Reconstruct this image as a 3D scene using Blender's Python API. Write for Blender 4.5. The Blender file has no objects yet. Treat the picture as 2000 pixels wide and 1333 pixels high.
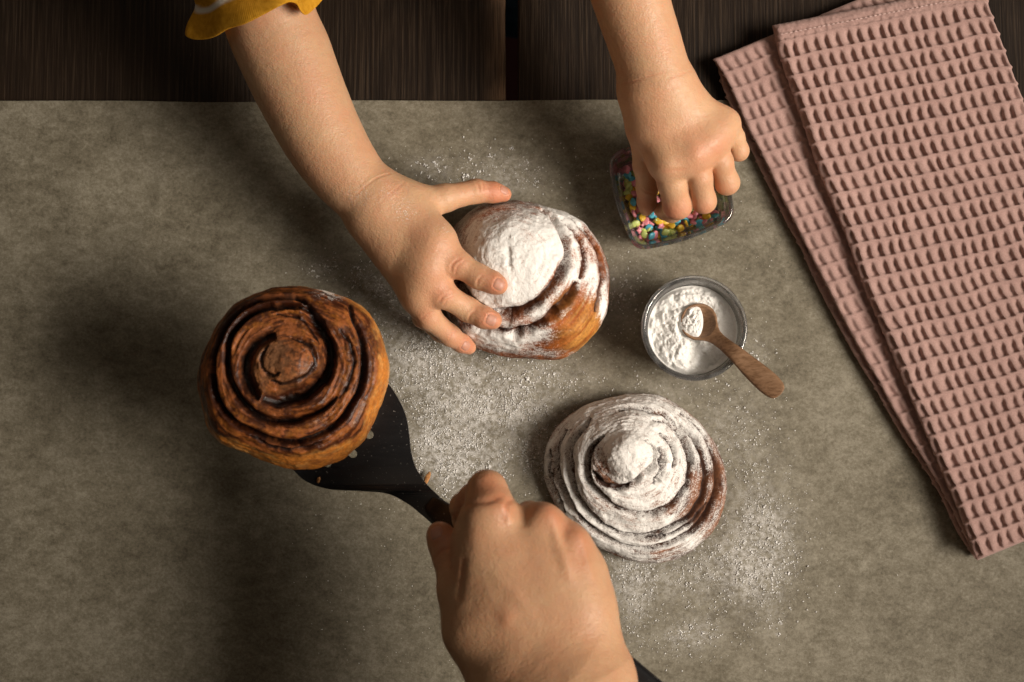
import bpy, bmesh, math, random
import numpy as np
from mathutils import Vector, Matrix
from mathutils.bvhtree import BVHTree

R_ = math.radians
random.seed(7)
rng = np.random.default_rng(7)
sc = bpy.context.scene
COL = sc.collection

# ------------------------------------------------------------------ camera
DIST = 1.15
TILT = R_(6.0)
PXR = 2.9e-4                       # tangent of one photo pixel (2000 px wide)
cam_d = bpy.data.cameras.new('camera')
cam_d.sensor_width = 36.0
cam_d.lens = 36.0 / (PXR * 2000)
cam_d.clip_start = 0.05
cam_d.clip_end = 20.0
cam_d.dof.use_dof = True
cam_d.dof.focus_distance = DIST - 0.03
cam_d.dof.aperture_fstop = 7.1
cam = bpy.data.objects.new('camera', cam_d)
CAM = np.array([0.0, -DIST * math.sin(TILT), DIST * math.cos(TILT)])
cam.location = CAM
cam.rotation_euler = (TILT, 0, 0)
COL.objects.link(cam)
sc.camera = cam

# ------------------------------------------------------------------ world, lamp, exposure
w = bpy.data.worlds.new('World')
sc.world = w
w.use_nodes = True
bg = w.node_tree.nodes['Background']
bg.inputs[0].default_value = (1.0, 0.80, 0.60, 1)
bg.inputs[1].default_value = 0.035

lamp_d = bpy.data.lights.new('window_light', 'AREA')
lamp_d.shape = 'RECTANGLE'
lamp_d.size = 1.05
lamp_d.size_y = 0.45
lamp_d.energy = 3.6
lamp_d.spread = R_(45)
lamp_d.color = (1.0, 0.90, 0.79)
lamp = bpy.data.objects.new('window_light', lamp_d)
lamp_pos = Vector((1.05, -0.17, 0.92))
lamp.location = lamp_pos
lamp.rotation_euler = (Vector((0.01, 0.10, 0.0)) - lamp_pos).to_track_quat('-Z', 'Y').to_euler()
COL.objects.link(lamp)
# added fill lamp, no such source seen: highlights for glass and glossy buns
fill_lamp_d = bpy.data.lights.new('fill_light', 'AREA')
fill_lamp_d.shape = 'RECTANGLE'
fill_lamp_d.size = 1.5
fill_lamp_d.size_y = 1.0
fill_lamp_d.energy = 2.0
fill_lamp_d.color = (1.0, 0.84, 0.66)
fill_lamp = bpy.data.objects.new('fill_light', fill_lamp_d)
fill_lamp.location = (-0.55, 0.95, 1.45)
fill_lamp.rotation_euler = (Vector((0.0, 0.0, 0.0)) - fill_lamp.location).to_track_quat('-Z', 'Y').to_euler()
COL.objects.link(fill_lamp)

sc.view_settings.view_transform = 'Standard'
sc.view_settings.look = 'None'
sc.view_settings.exposure = 0.0
sc.view_settings.gamma = 1.0
sc.cycles.max_bounces = 12
sc.cycles.transmission_bounces = 10

# ------------------------------------------------------------------ photo pixel <-> world point at a given height
CT, ST = math.cos(TILT), math.sin(TILT)
def P(px, py, z=0.0):
    x = (px - 1000.0) * PXR
    y = (666.5 - py) * PXR
    d = np.array([x, y * CT + ST, y * ST - CT])
    return CAM + d * ((z - CAM[2]) / d[2])
def ray(px, py):
    x = (px - 1000.0) * PXR
    y = (666.5 - py) * PXR
    return Vector((x, y * CT + ST, y * ST - CT)).normalized()
def proj(p):
    q = np.asarray(p) - CAM
    xc = q[..., 0]; yc = q[..., 1] * CT + q[..., 2] * ST; zc = -q[..., 1] * ST + q[..., 2] * CT
    return 1000 + xc / -zc / PXR, 666.5 - yc / -zc / PXR
def pm(px, z=0.0):                 # photo pixels to metres at height z
    return px * PXR * (DIST - z)
def crop(pts, sx, ox, oy):
    return [(x / sx + ox, y / sx + oy) for x, y in pts]

# ------------------------------------------------------------------ numpy noise
def _hash(i, j, k):
    n = (i * 374761393 + j * 668265263 + k * 2147483647) & 0xFFFFFFFF
    n = ((n ^ (n >> 13)) * 1274126177) & 0xFFFFFFFF
    n = ((n ^ (n >> 16)) * 2246822519) & 0xFFFFFFFF
    return ((n ^ (n >> 15)) & 0xFFFF).astype(np.float32) / 65535.0
def vnoise(p):
    p = np.asarray(p, dtype=np.float64)
    i = np.floor(p).astype(np.int64)
    f = p - i
    f = f * f * f * (f * (f * 6 - 15) + 10)
    i = i + 1000
    r = 0
    for dx in (0, 1):
        wx = f[..., 0] if dx else 1 - f[..., 0]
        for dy in (0, 1):
            wy = f[..., 1] if dy else 1 - f[..., 1]
            for dz in (0, 1):
                wz = f[..., 2] if dz else 1 - f[..., 2]
                r = r + wx * wy * wz * _hash(i[..., 0] + dx, i[..., 1] + dy, i[..., 2] + dz)
    return r * 2 - 1
def fbm(p, oct=4, gain=0.5):
    p = np.asarray(p, dtype=np.float64)
    a, s, t = 1.0, 0.0, 0.0
    for o in range(oct):
        s = s + a * vnoise(p + 17.3 * o)
        t += a
        a *= gain
        p = p * 2.03
    return s / t
def sstep(a, b, x):
    t = np.clip((x - a) / (b - a), 0, 1)
    return t * t * (3 - 2 * t)
def catmull(pts, n, closed=False):
    pts = np.asarray(pts, dtype=np.float64)
    m = len(pts)
    out = []
    segs = m if closed else m - 1
    for i in range(segs):
        if closed:
            p0, p1, p2, p3 = pts[(i - 1) % m], pts[i], pts[(i + 1) % m], pts[(i + 2) % m]
        else:
            p1, p2 = pts[i], pts[i + 1]
            p0 = pts[i - 1] if i > 0 else 2 * p1 - p2
            p3 = pts[i + 2] if i + 2 < m else 2 * p2 - p1
        t = np.linspace(0, 1, n, endpoint=False)[:, None]
        out.append(0.5 * (2 * p1 + (p2 - p0) * t + (2 * p0 - 5 * p1 + 4 * p2 - p3) * t ** 2 + (3 * p1 - p0 - 3 * p2 + p3) * t ** 3))
    if not closed:
        out.append(pts[-1:])
    return np.concatenate(out)
def resample(pts, n):
    pts = np.asarray(pts)
    L = np.concatenate([[0], np.cumsum(np.linalg.norm(np.diff(pts, axis=0), axis=1))])
    t = np.linspace(0, L[-1], n)
    return np.stack([np.interp(t, L, pts[:, k]) for k in range(pts.shape[1])], 1)
def poly_dist(p, line):            # distance to a polyline, signed vector to it, and place along it
    best = np.full(len(p), 1e9); par = np.zeros(len(p)); near = np.zeros_like(p)
    m = len(line) - 1
    for i in range(m):
        a, b = line[i], line[i + 1]
        ab = b - a
        t = np.clip(((p - a) @ ab) / max(ab @ ab, 1e-12), 0, 1)
        q = a + t[:, None] * ab
        d = ((p - q) ** 2).sum(1)
        k = d < best
        best[k] = d[k]; par[k] = (i + t[k]) / m; near[k] = q[k]
    return np.sqrt(best), par, near

# ------------------------------------------------------------------ object helpers
def tag(o, label=None, cat=None, group=None, kind=None):
    if label: o['label'] = label
    if cat: o['category'] = cat
    if group: o['group'] = group
    if kind: o['kind'] = kind
    return o
def empty(name, loc=(0, 0, 0)):
    o = bpy.data.objects.new(name, None)
    o.empty_display_size = 0.02
    o.location = loc
    COL.objects.link(o)
    return o
def raw_mesh(name, v, f, smooth=True):
    v = np.asarray(v, dtype=np.float32)
    me = bpy.data.meshes.new(name)
    if isinstance(f, np.ndarray) and len(f):
        n, k = f.shape
        me.vertices.add(len(v)); me.vertices.foreach_set('co', v.ravel())
        me.loops.add(n * k); me.loops.foreach_set('vertex_index', f.astype(np.int32).ravel())
        me.polygons.add(n)
        me.polygons.foreach_set('loop_start', np.arange(0, n * k, k, dtype=np.int32))
        me.update(calc_edges=True)
        me.validate()
    else:
        me.from_pydata([tuple(map(float, q)) for q in v], [], [tuple(map(int, q)) for q in f])
        me.update()
    if smooth:
        me.polygons.foreach_set('use_smooth', np.ones(len(me.polygons), dtype=bool))
    return me
def obj(name, me, mat=None, parent=None):
    o = bpy.data.objects.new(name, me)
    COL.objects.link(o)
    if mat is not None and not me.materials:
        me.materials.append(mat)
    if parent is not None:
        o.parent = parent
        o.matrix_parent_inverse = Matrix.Translation(parent.location).inverted()
    return o
def attr(me, name, data):
    data = np.asarray(data, dtype=np.float32)
    if data.ndim == 1:
        a = me.attributes.new(name, 'FLOAT', 'POINT'); a.data.foreach_set('value', data)
    else:
        if data.shape[1] == 3:
            data = np.concatenate([data, np.ones((len(data), 1), np.float32)], 1)
        a = me.color_attributes.new(name, 'FLOAT_COLOR', 'POINT'); a.data.foreach_set('color', data.ravel())
def grid_faces(n, m, wrap_m=False, wrap_n=False):
    i = np.arange(n if wrap_n else n - 1)[:, None]; j = np.arange(m if wrap_m else m - 1)[None, :]
    a = i * m + j; b = i * m + (j + 1) % m; c = ((i + 1) % n) * m + (j + 1) % m; d = ((i + 1) % n) * m + j
    return np.stack([np.broadcast_to(q, (i.size, j.size)) for q in (a, b, c, d)], -1).reshape(-1, 4)
def grid_normals(g, wrap_m=False):
    du = np.gradient(g, axis=0)
    if wrap_m:
        dv = (np.roll(g, -1, 1) - np.roll(g, 1, 1)) / 2
    else:
        dv = np.gradient(g, axis=1)
    n = np.cross(du, dv)
    return n / (np.linalg.norm(n, axis=-1, keepdims=True) + 1e-12)
def loft(rings, cap0=True, cap1=True):
    rings = np.asarray(rings)
    n, m = rings.shape[:2]
    v = rings.reshape(-1, 3)
    f = [tuple(q) for q in grid_faces(n, m, wrap_m=True)]
    v = list(map(tuple, v))
    if cap0:
        v.append(tuple(rings[0].mean(0))); c = len(v) - 1
        f += [(c, (j + 1) % m, j) for j in range(m)]
    if cap1:
        v.append(tuple(rings[-1].mean(0))); c = len(v) - 1
        o = (n - 1) * m
        f += [(c, o + j, o + (j + 1) % m) for j in range(m)]
    return v, f
def fix_normals(me):
    bm = bmesh.new(); bm.from_mesh(me)
    bmesh.ops.recalc_face_normals(bm, faces=bm.faces)
    bm.to_mesh(me); bm.free()
    return me
def bvh_of(v, f):
    return BVHTree.FromPolygons([tuple(map(float, q)) for q in v], [tuple(map(int, q)) for q in f])

# ------------------------------------------------------------------ materials
class NT:
    def __init__(s, name):
        s.m = bpy.data.materials.new(name); s.m.use_nodes = True
        s.t = s.m.node_tree; s.b = s.t.nodes['Principled BSDF']
    def n(s, typ, **kw):
        q = s.t.nodes.new(typ)
        for k, v in kw.items():
            if k.startswith('i_'):
                q.inputs[k[2:].replace('_', ' ')].default_value = v
            else:
                setattr(q, k, v)
        return q
    def l(s, a, b): s.t.links.new(a, b)
    def set(s, **kw):
        for k, v in kw.items():
            s.b.inputs[k.replace('_', ' ')].default_value = v
    def coord(s, scale=(1, 1, 1), rot=(0, 0, 0)):
        c = s.n('ShaderNodeTexCoord'); m = s.n('ShaderNodeMapping')
        m.inputs['Scale'].default_value = scale; m.inputs['Rotation'].default_value = rot
        s.l(c.outputs['Object'], m.inputs['Vector'])
        return m.outputs['Vector']
    def noise(s, vec, scale, detail=4, rough=0.55, dist=0.0):
        q = s.n('ShaderNodeTexNoise'); s.l(vec, q.inputs['Vector'])
        q.inputs['Scale'].default_value = scale; q.inputs['Detail'].default_value = detail
        q.inputs['Roughness'].default_value = rough; q.inputs['Distortion'].default_value = dist
        return q.outputs['Fac']
    def ramp(s, fac, stops):
        q = s.n('ShaderNodeValToRGB'); s.l(fac, q.inputs['Fac'])
        e = q.color_ramp.elements
        while len(e) < len(stops): e.new(0.5)
        for k, (p, c) in enumerate(stops):
            e[k].position = p
            e[k].color = (*c, 1) if not isinstance(c, (int, float)) else (c, c, c, 1)
        return q.outputs['Color']
    def mix(s, fac, a, b, mode='MIX'):
        q = s.n('ShaderNodeMix', data_type='RGBA', blend_type=mode)
        for sock, v in ((q.inputs['Factor'], fac), (q.inputs['A'], a), (q.inputs['B'], b)):
            if isinstance(v, (int, float)): sock.default_value = v
            elif isinstance(v, tuple): sock.default_value = (*v, 1)
            else: s.l(v, sock)
        return q.outputs['Result']
    def math(s, op, a, b=0.0):
        q = s.n('ShaderNodeMath', operation=op)
        for k, v in enumerate((a, b)):
            if isinstance(v, (int, float)): q.inputs[k].default_value = v
            else: s.l(v, q.inputs[k])
        return q.outputs[0]
    def bump(s, h, strength, dist, prev=None):
        q = s.n('ShaderNodeBump'); q.inputs['Strength'].default_value = strength; q.inputs['Distance'].default_value = dist
        s.l(h, q.inputs['Height'])
        if prev is not None: s.l(prev, q.inputs['Normal'])
        return q.outputs['Normal']
    def attr(s, name):
        return s.n('ShaderNodeAttribute', attribute_name=name).outputs
    def base(s, c): s.l(c, s.b.inputs['Base Color'])
    def rough(s, c): s.l(c, s.b.inputs['Roughness'])
    def normal(s, c): s.l(c, s.b.inputs['Normal'])

def m_paper():
    t = NT('baking_paper')
    v = t.coord()
    a = t.noise(v, 13, 5, 0.62, 0.3); b = t.noise(t.coord((1, 1.5, 1), (0, 0, 0.6)), 95, 7, 0.74, 0.15); c = t.noise(v, 480, 5, 0.8, 0.1)
    f = t.math('ADD', t.math('MULTIPLY', a, 0.26), t.math('ADD', t.math('MULTIPLY', b, 0.36), t.math('MULTIPLY', c, 0.38)))
    col = t.ramp(f, [(0.40, (0.102, 0.086, 0.057)), (0.5, (0.184, 0.162, 0.115)), (0.61, (0.295, 0.268, 0.205))])
    # icing sugar dust that lies on the sheet, denser where the spill is
    d = t.attr('dust')['Fac']
    dn = t.ramp(t.noise(v, 1400, 3, 0.85), [(0.45, 0.0), (0.60, 1.0)])
    dn2 = t.ramp(t.noise(v, 320, 3, 0.7), [(0.40, 0.12), (0.60, 1.0)])
    dm = t.math('MULTIPLY', d, t.math('MULTIPLY', t.math('ADD', t.math('MULTIPLY', dn, 0.55), 0.30), dn2))
    t.base(t.mix(dm, col, (0.82, 0.80, 0.77)))
    t.set(Roughness=0.62); t.b.inputs['Specular IOR Level'].default_value = 0.3
    n1 = t.bump(b, 0.5, 0.0014)
    n2 = t.bump(c, 0.45, 0.0005, n1)
    t.normal(n2)
    return t.m
def m_wood_dark(seed):
    t = NT('stained_plank')
    v = t.coord((1, 0.024, 1))
    g = t.noise(v, 420, 5, 0.65, 0.3); g2 = t.noise(v, 1300, 3, 0.6); big = t.noise(t.coord(), 9, 4, 0.6)
    scr = t.noise(t.coord((1, 0.12, 1), (0, 0, 0.05)), 600, 2, 0.5)
    wv = t.n('ShaderNodeTexWave', wave_type='BANDS', bands_direction='X')
    t.l(v, wv.inputs['Vector']); wv.inputs['Scale'].default_value = 110; wv.inputs['Distortion'].default_value = 7.0
    wv.inputs['Detail'].default_value = 2; wv.inputs['Detail Scale'].default_value = 1.2
    f = t.math('ADD', t.math('MULTIPLY', g, 0.58), t.math('ADD', t.math('MULTIPLY', wv.outputs['Fac'], 0.06), t.math('MULTIPLY', g2, 0.36)))
    c = t.ramp(f, [(0.36, (0.0045, 0.0026, 0.0015)), (0.50, (0.0140, 0.0085, 0.0050)), (0.66, (0.058, 0.039, 0.0245))])
    c = t.mix(t.math('MULTIPLY', t.ramp(big, [(0.35, 0.0), (0.7, 1.0)]), 0.45), c, (0.028, 0.0145, 0.0066))
    sp = t.ramp(scr, [(0.74, 0.0), (0.80, 1.0)])
    c = t.mix(t.math('MULTIPLY', sp, 0.35), c, (0.15, 0.12, 0.09))
    we = t.math('MULTIPLY', t.attr('wear')['Fac'], t.ramp(g2, [(0.35, 0.2), (0.6, 1.0)]))
    c = t.mix(we, c, (0.20, 0.115, 0.062))
    t.base(c)
    t.set(Roughness=0.6); t.b.inputs['Specular IOR Level'].default_value = 0.16
    t.normal(t.bump(f, 0.6, 0.0012))
    return t.m
def m_skin(name, base, red):
    t = NT(name)
    v = t.coord()
    fl = t.attr('flush')['Fac']
    a = t.noise(v, 55, 4, 0.6); b = t.noise(v, 420, 3, 0.6)
    c = t.mix(t.math('MULTIPLY', t.ramp(a, [(0.38, 0.0), (0.64, 1.0)]), 0.30), base, red)
    mo = t.noise(t.coord(), 170, 4, 0.65)
    c = t.mix(t.math('MULTIPLY', t.ramp(mo, [(0.42, 0.0), (0.62, 1.0)]), 0.22), c, tuple(min(1, q * w_) for q, w_ in zip(base, (0.80, 0.80, 0.86))))
    c = t.mix(t.math('MULTIPLY', t.ramp(b, [(0.5, 0.0), (0.8, 1.0)]), 0.10), c, tuple(q * 0.72 for q in base))
    c = t.mix(fl, c, red)
    dust = t.attr('dust')['Fac']
    c = t.mix(t.math('MULTIPLY', dust, t.ramp(t.noise(v, 1100, 2, 0.6), [(0.55, 0.0), (0.66, 1.0)])), c, (0.8, 0.76, 0.7))
    t.base(c)
    t.rough(t.ramp(b, [(0.3, 0.42), (0.7, 0.62)]))
    t.b.inputs['Specular IOR Level'].default_value = 0.45
    t.b.inputs['Subsurface Weight'].default_value = 0.22
    t.b.inputs['Subsurface Radius'].default_value = (1.0, 0.35, 0.18)
    t.b.inputs['Subsurface Scale'].default_value = 0.0035
    vo = t.n('ShaderNodeTexVoronoi'); t.l(t.coord((1, 1, 1)), vo.inputs['Vector']); vo.inputs['Scale'].default_value = 900
    ln = t.noise(t.coord((0.35, 1.3, 1), (0, 0, R_(25))), 700, 3, 0.6, 0.2)
    n0 = t.bump(ln, 0.28, 0.0006)
    n1 = t.bump(vo.outputs['Distance'], 0.22, 0.0006, n0)
    t.normal(t.bump(b, 0.30, 0.0008, n1))
    return t.m
def m_simple(name, col, rough=0.5, spec=0.5, nscale=0, namp=0.0, bump=0.0, bscale=300, sss=0.0):
    t = NT(name)
    v = t.coord()
    if nscale:
        q = t.noise(v, nscale, 4, 0.6)
        t.base(t.ramp(q, [(0.3, tuple(c * (1 - namp) for c in col)), (0.7, tuple(min(1, c * (1 + namp)) for c in col))]))
    else:
        t.set(Base_Color=(*col, 1))
    t.set(Roughness=rough); t.b.inputs['Specular IOR Level'].default_value = spec
    if bump: t.normal(t.bump(t.noise(v, bscale, 4, 0.6), bump, 0.0006))
    if sss:
        t.b.inputs['Subsurface Weight'].default_value = sss; t.b.inputs['Subsurface Scale'].default_value = 0.002
    return t.m
def m_glass(name, rim_lift):
    t = NT(name)
    t.set(Base_Color=(0.98, 0.985, 0.98, 1), Roughness=0.012, IOR=1.48)
    t.b.inputs['Transmission Weight'].default_value = 1.0
    tr = t.n('ShaderNodeBsdfTransparent'); tr.inputs['Color'].default_value = (0.97, 0.975, 0.97, 1)
    gl = t.n('ShaderNodeBsdfGlossy'); gl.inputs['Roughness'].default_value = 0.03
    fr = t.n('ShaderNodeLayerWeight'); fr.inputs['Blend'].default_value = 0.5
    m0 = t.n('ShaderNodeMixShader'); t.l(fr.outputs['Fresnel'], m0.inputs[0]); t.l(tr.outputs[0], m0.inputs[1]); t.l(gl.outputs[0], m0.inputs[2])
    mx = t.n('ShaderNodeMixShader'); mx.inputs[0].default_value = 0.74
    out = t.t.nodes['Material Output']
    t.l(t.b.outputs[0], mx.inputs[1]); t.l(m0.outputs[0], mx.inputs[2])
    df = t.n('ShaderNodeBsdfDiffuse'); df.inputs['Color'].default_value = (0.85, 0.84, 0.82, 1)      # white diffuse added to brighten dark rims; real sugar dust on bowl only
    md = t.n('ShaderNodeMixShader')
    t.l(t.ramp(t.noise(t.coord(), 160, 4, 0.7), [(0.35, rim_lift * 0.3), (0.7, rim_lift * 1.8)]), md.inputs[0])
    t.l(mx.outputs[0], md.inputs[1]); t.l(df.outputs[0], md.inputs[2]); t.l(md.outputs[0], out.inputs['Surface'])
    return t.m
def m_bun(name, grain=0.55, bmp=0.55, fine=0.35):
    t = NT(name)
    tint = t.attr('tint')
    v = t.coord()
    b = t.noise(v, 520, 4, 0.65); c2 = t.noise(v, 1700, 2, 0.7)
    powd = t.attr('powder')['Fac']
    c = t.mix(grain, tint['Color'], t.ramp(b, [(0.32, (0.38, 0.34, 0.32)), (0.5, (0.9, 0.9, 0.9)), (0.66, (1.35, 1.3, 1.25))]), 'MULTIPLY')
    pm_ = t.ramp(t.math('ADD', t.math('MULTIPLY', powd, 1.15), t.math('MULTIPLY', t.math('ADD', t.math('MULTIPLY', b, 0.35), t.math('SUBTRACT', t.math('MULTIPLY', c2, 0.65), 0.5)), 3.2)), [(0.12, 0.0), (0.62, 0.72), (1.05, 0.97)])
    has = t.n('ShaderNodeMath', operation='MULTIPLY_ADD', use_clamp=True)       # no sugar where none fell
    t.l(powd, has.inputs[0]); has.inputs[1].default_value = 6.0; has.inputs[2].default_value = 0.0
    pm_ = t.math('MULTIPLY', pm_, has.outputs[0])
    t.base(t.mix(pm_, c, (0.86, 0.84, 0.80)))
    gl = t.attr('gloss')['Fac']
    t.rough(t.math('ADD', t.math('SUBTRACT', 0.62, t.math('MULTIPLY', gl, 0.34)), t.math('MULTIPLY', pm_, 0.35)))
    t.b.inputs['Specular IOR Level'].default_value = 0.33
    n1 = t.bump(b, bmp, 0.0009)
    t.normal(t.bump(c2, fine, 0.0004, n1))
    return t.m
def m_sugar():
    t = NT('icing_sugar')
    v = t.coord()
    a = t.noise(v, 900, 5, 0.75)
    t.base(t.ramp(a, [(0.3, (0.74, 0.72, 0.68)), (0.6, (0.86, 0.845, 0.81))]))
    t.set(Roughness=0.95); t.b.inputs['Specular IOR Level'].default_value = 0.15
    t.normal(t.bump(a, 0.6, 0.0008))
    return t.m
def m_towel():
    t = NT('pink_cotton')
    v = t.coord((1, 1, 1), (0, 0, R_(20)))
    a = t.noise(v, 40, 3, 0.6); b = t.noise(v, 900, 3, 0.7)
    wv = t.n('ShaderNodeTexWave', wave_type='BANDS', bands_direction='Y'); t.l(v, wv.inputs['Vector'])
    wv.inputs['Scale'].default_value = 420; wv.inputs['Distortion'].default_value = 3.0
    wx = t.n('ShaderNodeTexWave', wave_type='BANDS', bands_direction='X'); t.l(v, wx.inputs['Vector'])
    wx.inputs['Scale'].default_value = 420; wx.inputs['Distortion'].default_value = 3.0
    th = t.math('ADD', t.math('MULTIPLY', wv.outputs['Fac'], 0.5), t.math('MULTIPLY', wx.outputs['Fac'], 0.5))
    c = t.ramp(t.math('ADD', t.math('MULTIPLY', a, 0.4), t.math('MULTIPLY', b, 0.6)), [(0.3, (0.335, 0.208, 0.182)), (0.7, (0.50, 0.325, 0.285))])
    c = t.mix(0.45, c, t.ramp(th, [(0.0, (0.6, 0.58, 0.58)), (0.6, (1.05, 1.05, 1.05))]), 'MULTIPLY')
    t.base(c)
    t.set(Roughness=0.95); t.b.inputs['Specular IOR Level'].default_value = 0.1
    t.b.inputs['Sheen Weight'].default_value = 0.15
    n1 = t.bump(b, 0.35, 0.0006)
    t.normal(t.bump(th, 0.5, 0.0005, n1))
    return t.m
def m_sleeve():
    t = NT('yellow_jersey')
    st = t.attr('stripe')['Fac']; rib = t.attr('rib')['Fac']
    v = t.coord()
    a = t.noise(v, 300, 3, 0.6)
    y = t.ramp(a, [(0.3, (0.50, 0.22, 0.012)), (0.7, (0.68, 0.34, 0.03))])
    t.base(t.mix(st, y, (0.72, 0.66, 0.58)))
    t.set(Roughness=0.9); t.b.inputs['Specular IOR Level'].default_value = 0.1
    s = t.n('ShaderNodeMath', operation='SINE'); t.l(t.math('MULTIPLY', rib, 1.0), s.inputs[0])
    n1 = t.bump(s.outputs[0], 0.22, 0.0004)
    t.normal(t.bump(a, 0.4, 0.0005, n1))
    return t.m
def m_spoon():
    t = NT('spoon_wood')
    v = t.coord((0.25, 1, 1), (0, 0, R_(45)))
    g = t.noise(v, 700, 4, 0.65, 0.2); b = t.noise(v, 120, 3, 0.5)
    f = t.math('ADD', t.math('MULTIPLY', g, 0.6), t.math('MULTIPLY', b, 0.4))
    t.base(t.ramp(f, [(0.36, (0.12, 0.060, 0.028)), (0.48, (0.225, 0.125, 0.066)), (0.66, (0.32, 0.195, 0.115))]))
    t.set(Roughness=0.55); t.b.inputs['Specular IOR Level'].default_value = 0.3
    t.normal(t.bump(g, 0.3, 0.0005))
    return t.m

M_PAPER = m_paper(); M_GLASS = m_glass('clear_glass', 0.04); M_GLASS_DUSTY_LIFT = m_glass('dusty_lifted_glass', 0.065); M_SUGAR = m_sugar(); M_TOWEL = m_towel(); M_SPOON = m_spoon()
M_CHILD = m_skin('child_skin', (0.585, 0.348, 0.196), (0.57, 0.215, 0.118))
M_ADULT = m_skin('adult_skin', (0.55, 0.320, 0.178), (0.50, 0.190, 0.095))
M_NAIL = m_simple('nail', (0.52, 0.255, 0.175), 0.42, 0.4, sss=0.2)
def m_nylon():
    t = NT('black_nylon')
    v = t.coord()
    dots = t.ramp(t.noise(v, 900, 2, 0.5), [(0.70, 0.0), (0.76, 0.55)])                 # stray grains of sugar
    scr = t.noise(t.coord((0.15, 1, 1), (0, 0, R_(-38))), 420, 3, 0.6)
    t.base(t.mix(dots, t.ramp(scr, [(0.4, (0.005, 0.005, 0.0058)), (0.75, (0.0075, 0.0075, 0.0083))]), (0.6, 0.57, 0.52)))
    t.rough(t.ramp(scr, [(0.3, 0.38), (0.7, 0.44)]))
    t.b.inputs['Specular IOR Level'].default_value = 0.42
    t.normal(t.bump(scr, 0.04, 0.0004))
    return t.m
M_NYLON = m_nylon()
M_CRUMB = m_simple('crumb', (0.40, 0.19, 0.07), 0.8, 0.2, 600, 0.5, 0.5, 900)

# ================================================================== SETTING: floor, table, paper
fl = raw_mesh('floor', [(-3, -3, -0.74), (3, -3, -0.74), (3, 3, -0.74), (-3, 3, -0.74)], [(0, 1, 2, 3)], False)
tag(obj('floor', fl, m_simple('dark_floor', (0.05, 0.012, 0.012), 0.7, 0.2, 6, 0.5)), kind='structure')

table = empty('wooden_table', (0, 0, 0))
tag(table, 'dark stained table of broad wooden planks under the baking paper', 'table')
M_PLANK = m_wood_dark(1)
XG0, XG1 = P(991, 100)[0], P(1011, 100)[0]
edges = [(-0.62, P(566, 0)[0] - 0.001), (P(566, 0)[0] + 0.001, XG0),
         (XG1, P(1740, 0)[0] - 0.001), (P(1740, 0)[0] + 0.001, 0.62)]
for k, (x0, x1) in enumerate(edges):
    nx, ny = 22, 70
    ys = np.linspace(-0.46, 0.46, ny)
    rag = 0.0012 * fbm(np.stack([ys * 22, ys * 0 + k * 5.1, ys * 0], 1), 4) if True else 0
    rings = []
    for y, rg in zip(ys, rag):
        e = 0.0018
        rg2 = rg * (2.6 if k == 1 else 1.0)
        a, b = x0 + abs(rg) * 0.6, x1 - abs(rg2) * 0.9
        prof = [(a, -e), (a + e * .3, -e * .35), (a + e, 0)] + [(a + e + (b - a - 2 * e) * q, 0) for q in np.linspace(0.1, 0.9, 7)] + [(b - e, 0), (b - e * .3, -e * .35), (b, -e), (b, -0.028), (a, -0.028)]
        rings.append([(px_, y, pz_) for px_, pz_ in prof])
    v, f = loft(rings)
    me = fix_normals(raw_mesh('plank', v, f))
    me.set_sharp_from_angle(angle=R_(50))
    ve = np.array([q.co[:] for q in me.vertices])
    wear = np.where((ve[:, 0] > x1 - 0.0034) & (k == 1), 1.0, 0.0) * (0.6 + 0.7 * fbm(ve * 60, 3))
    attr(me, 'wear', np.clip(wear, 0, 1))
    # each plank looks into its own piece of the grain
    o = obj('plank', me, M_PLANK, table)

# blue-grey fabric below the table that shows through the gap
c0 = P(1000, 5, -0.25)
vv = []
for i in range(14):
    for j in range(10):
        u, q = i / 13 - .5, j / 9 - .5
        vv.append((c0[0] + u * 0.12, c0[1] + 0.045 + q * 0.15, -0.25 - 0.5 * (u * u) + 0.008 * math.sin(9 * u + 7 * q)))
cl = raw_mesh('cloth', vv, grid_faces(14, 10))
o = obj('blue_cloth', cl, m_simple('blue_grey_fabric', (0.06, 0.10, 0.15), 0.9, 0.1, 60, 0.4))
o.modifiers.new('thick', 'SOLIDIFY').thickness = 0.004
tag(o, 'blue grey fabric glimpsed through the gap between two dark planks', 'fabric')

DUST = [  # photo px, py, radius x, radius y, strength: where icing sugar lies
    (850, 335, 45, 30, .35), (960, 330, 90, 35, .22), (1000, 350, 60, 40, .3), (760, 580, 60, 60, .5), (800, 660, 60, 60, .8), (640, 525, 40, 25, .5), (720, 560, 50, 30, .4),
    (880, 700, 90, 45, .6), (930, 760, 80, 40, .95), (1040, 740, 70, 40, .6), (1000, 800, 85, 32, 1.25), (870, 810, 70, 50, .8), (820, 720, 50, 60, .8), (900, 850, 90, 45, .75),
    (880, 925, 70, 45, 1.0), (960, 900, 70, 40, .8), (1020, 860, 40, 40, .5), (840, 880, 40, 50, .8), (1120, 740, 70, 40, .3), (1210, 580, 35, 60, .3),
    (1430, 830, 60, 60, .3), (1470, 960, 60, 90, .45), (1490, 1050, 55, 90, .75), (1440, 1110, 80, 70, .65), (1500, 1150, 35, 90, .4),
    (1330, 1130, 120, 45, .55), (1220, 1120, 50, 40, .8), (1350, 1240, 55, 30, .7), (1240, 1190, 30, 60, .5), (1470, 690, 30, 40, .35), (1300, 760, 90, 25, .25), (1060, 900, 25, 60, .4)]
def dust_at(px, py):
    d = 0
    for x, y, a, b, s in DUST:
        d = d + s * np.exp(-(((px - x) / a) ** 2 + ((py - y) / b) ** 2))
    return d

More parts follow.
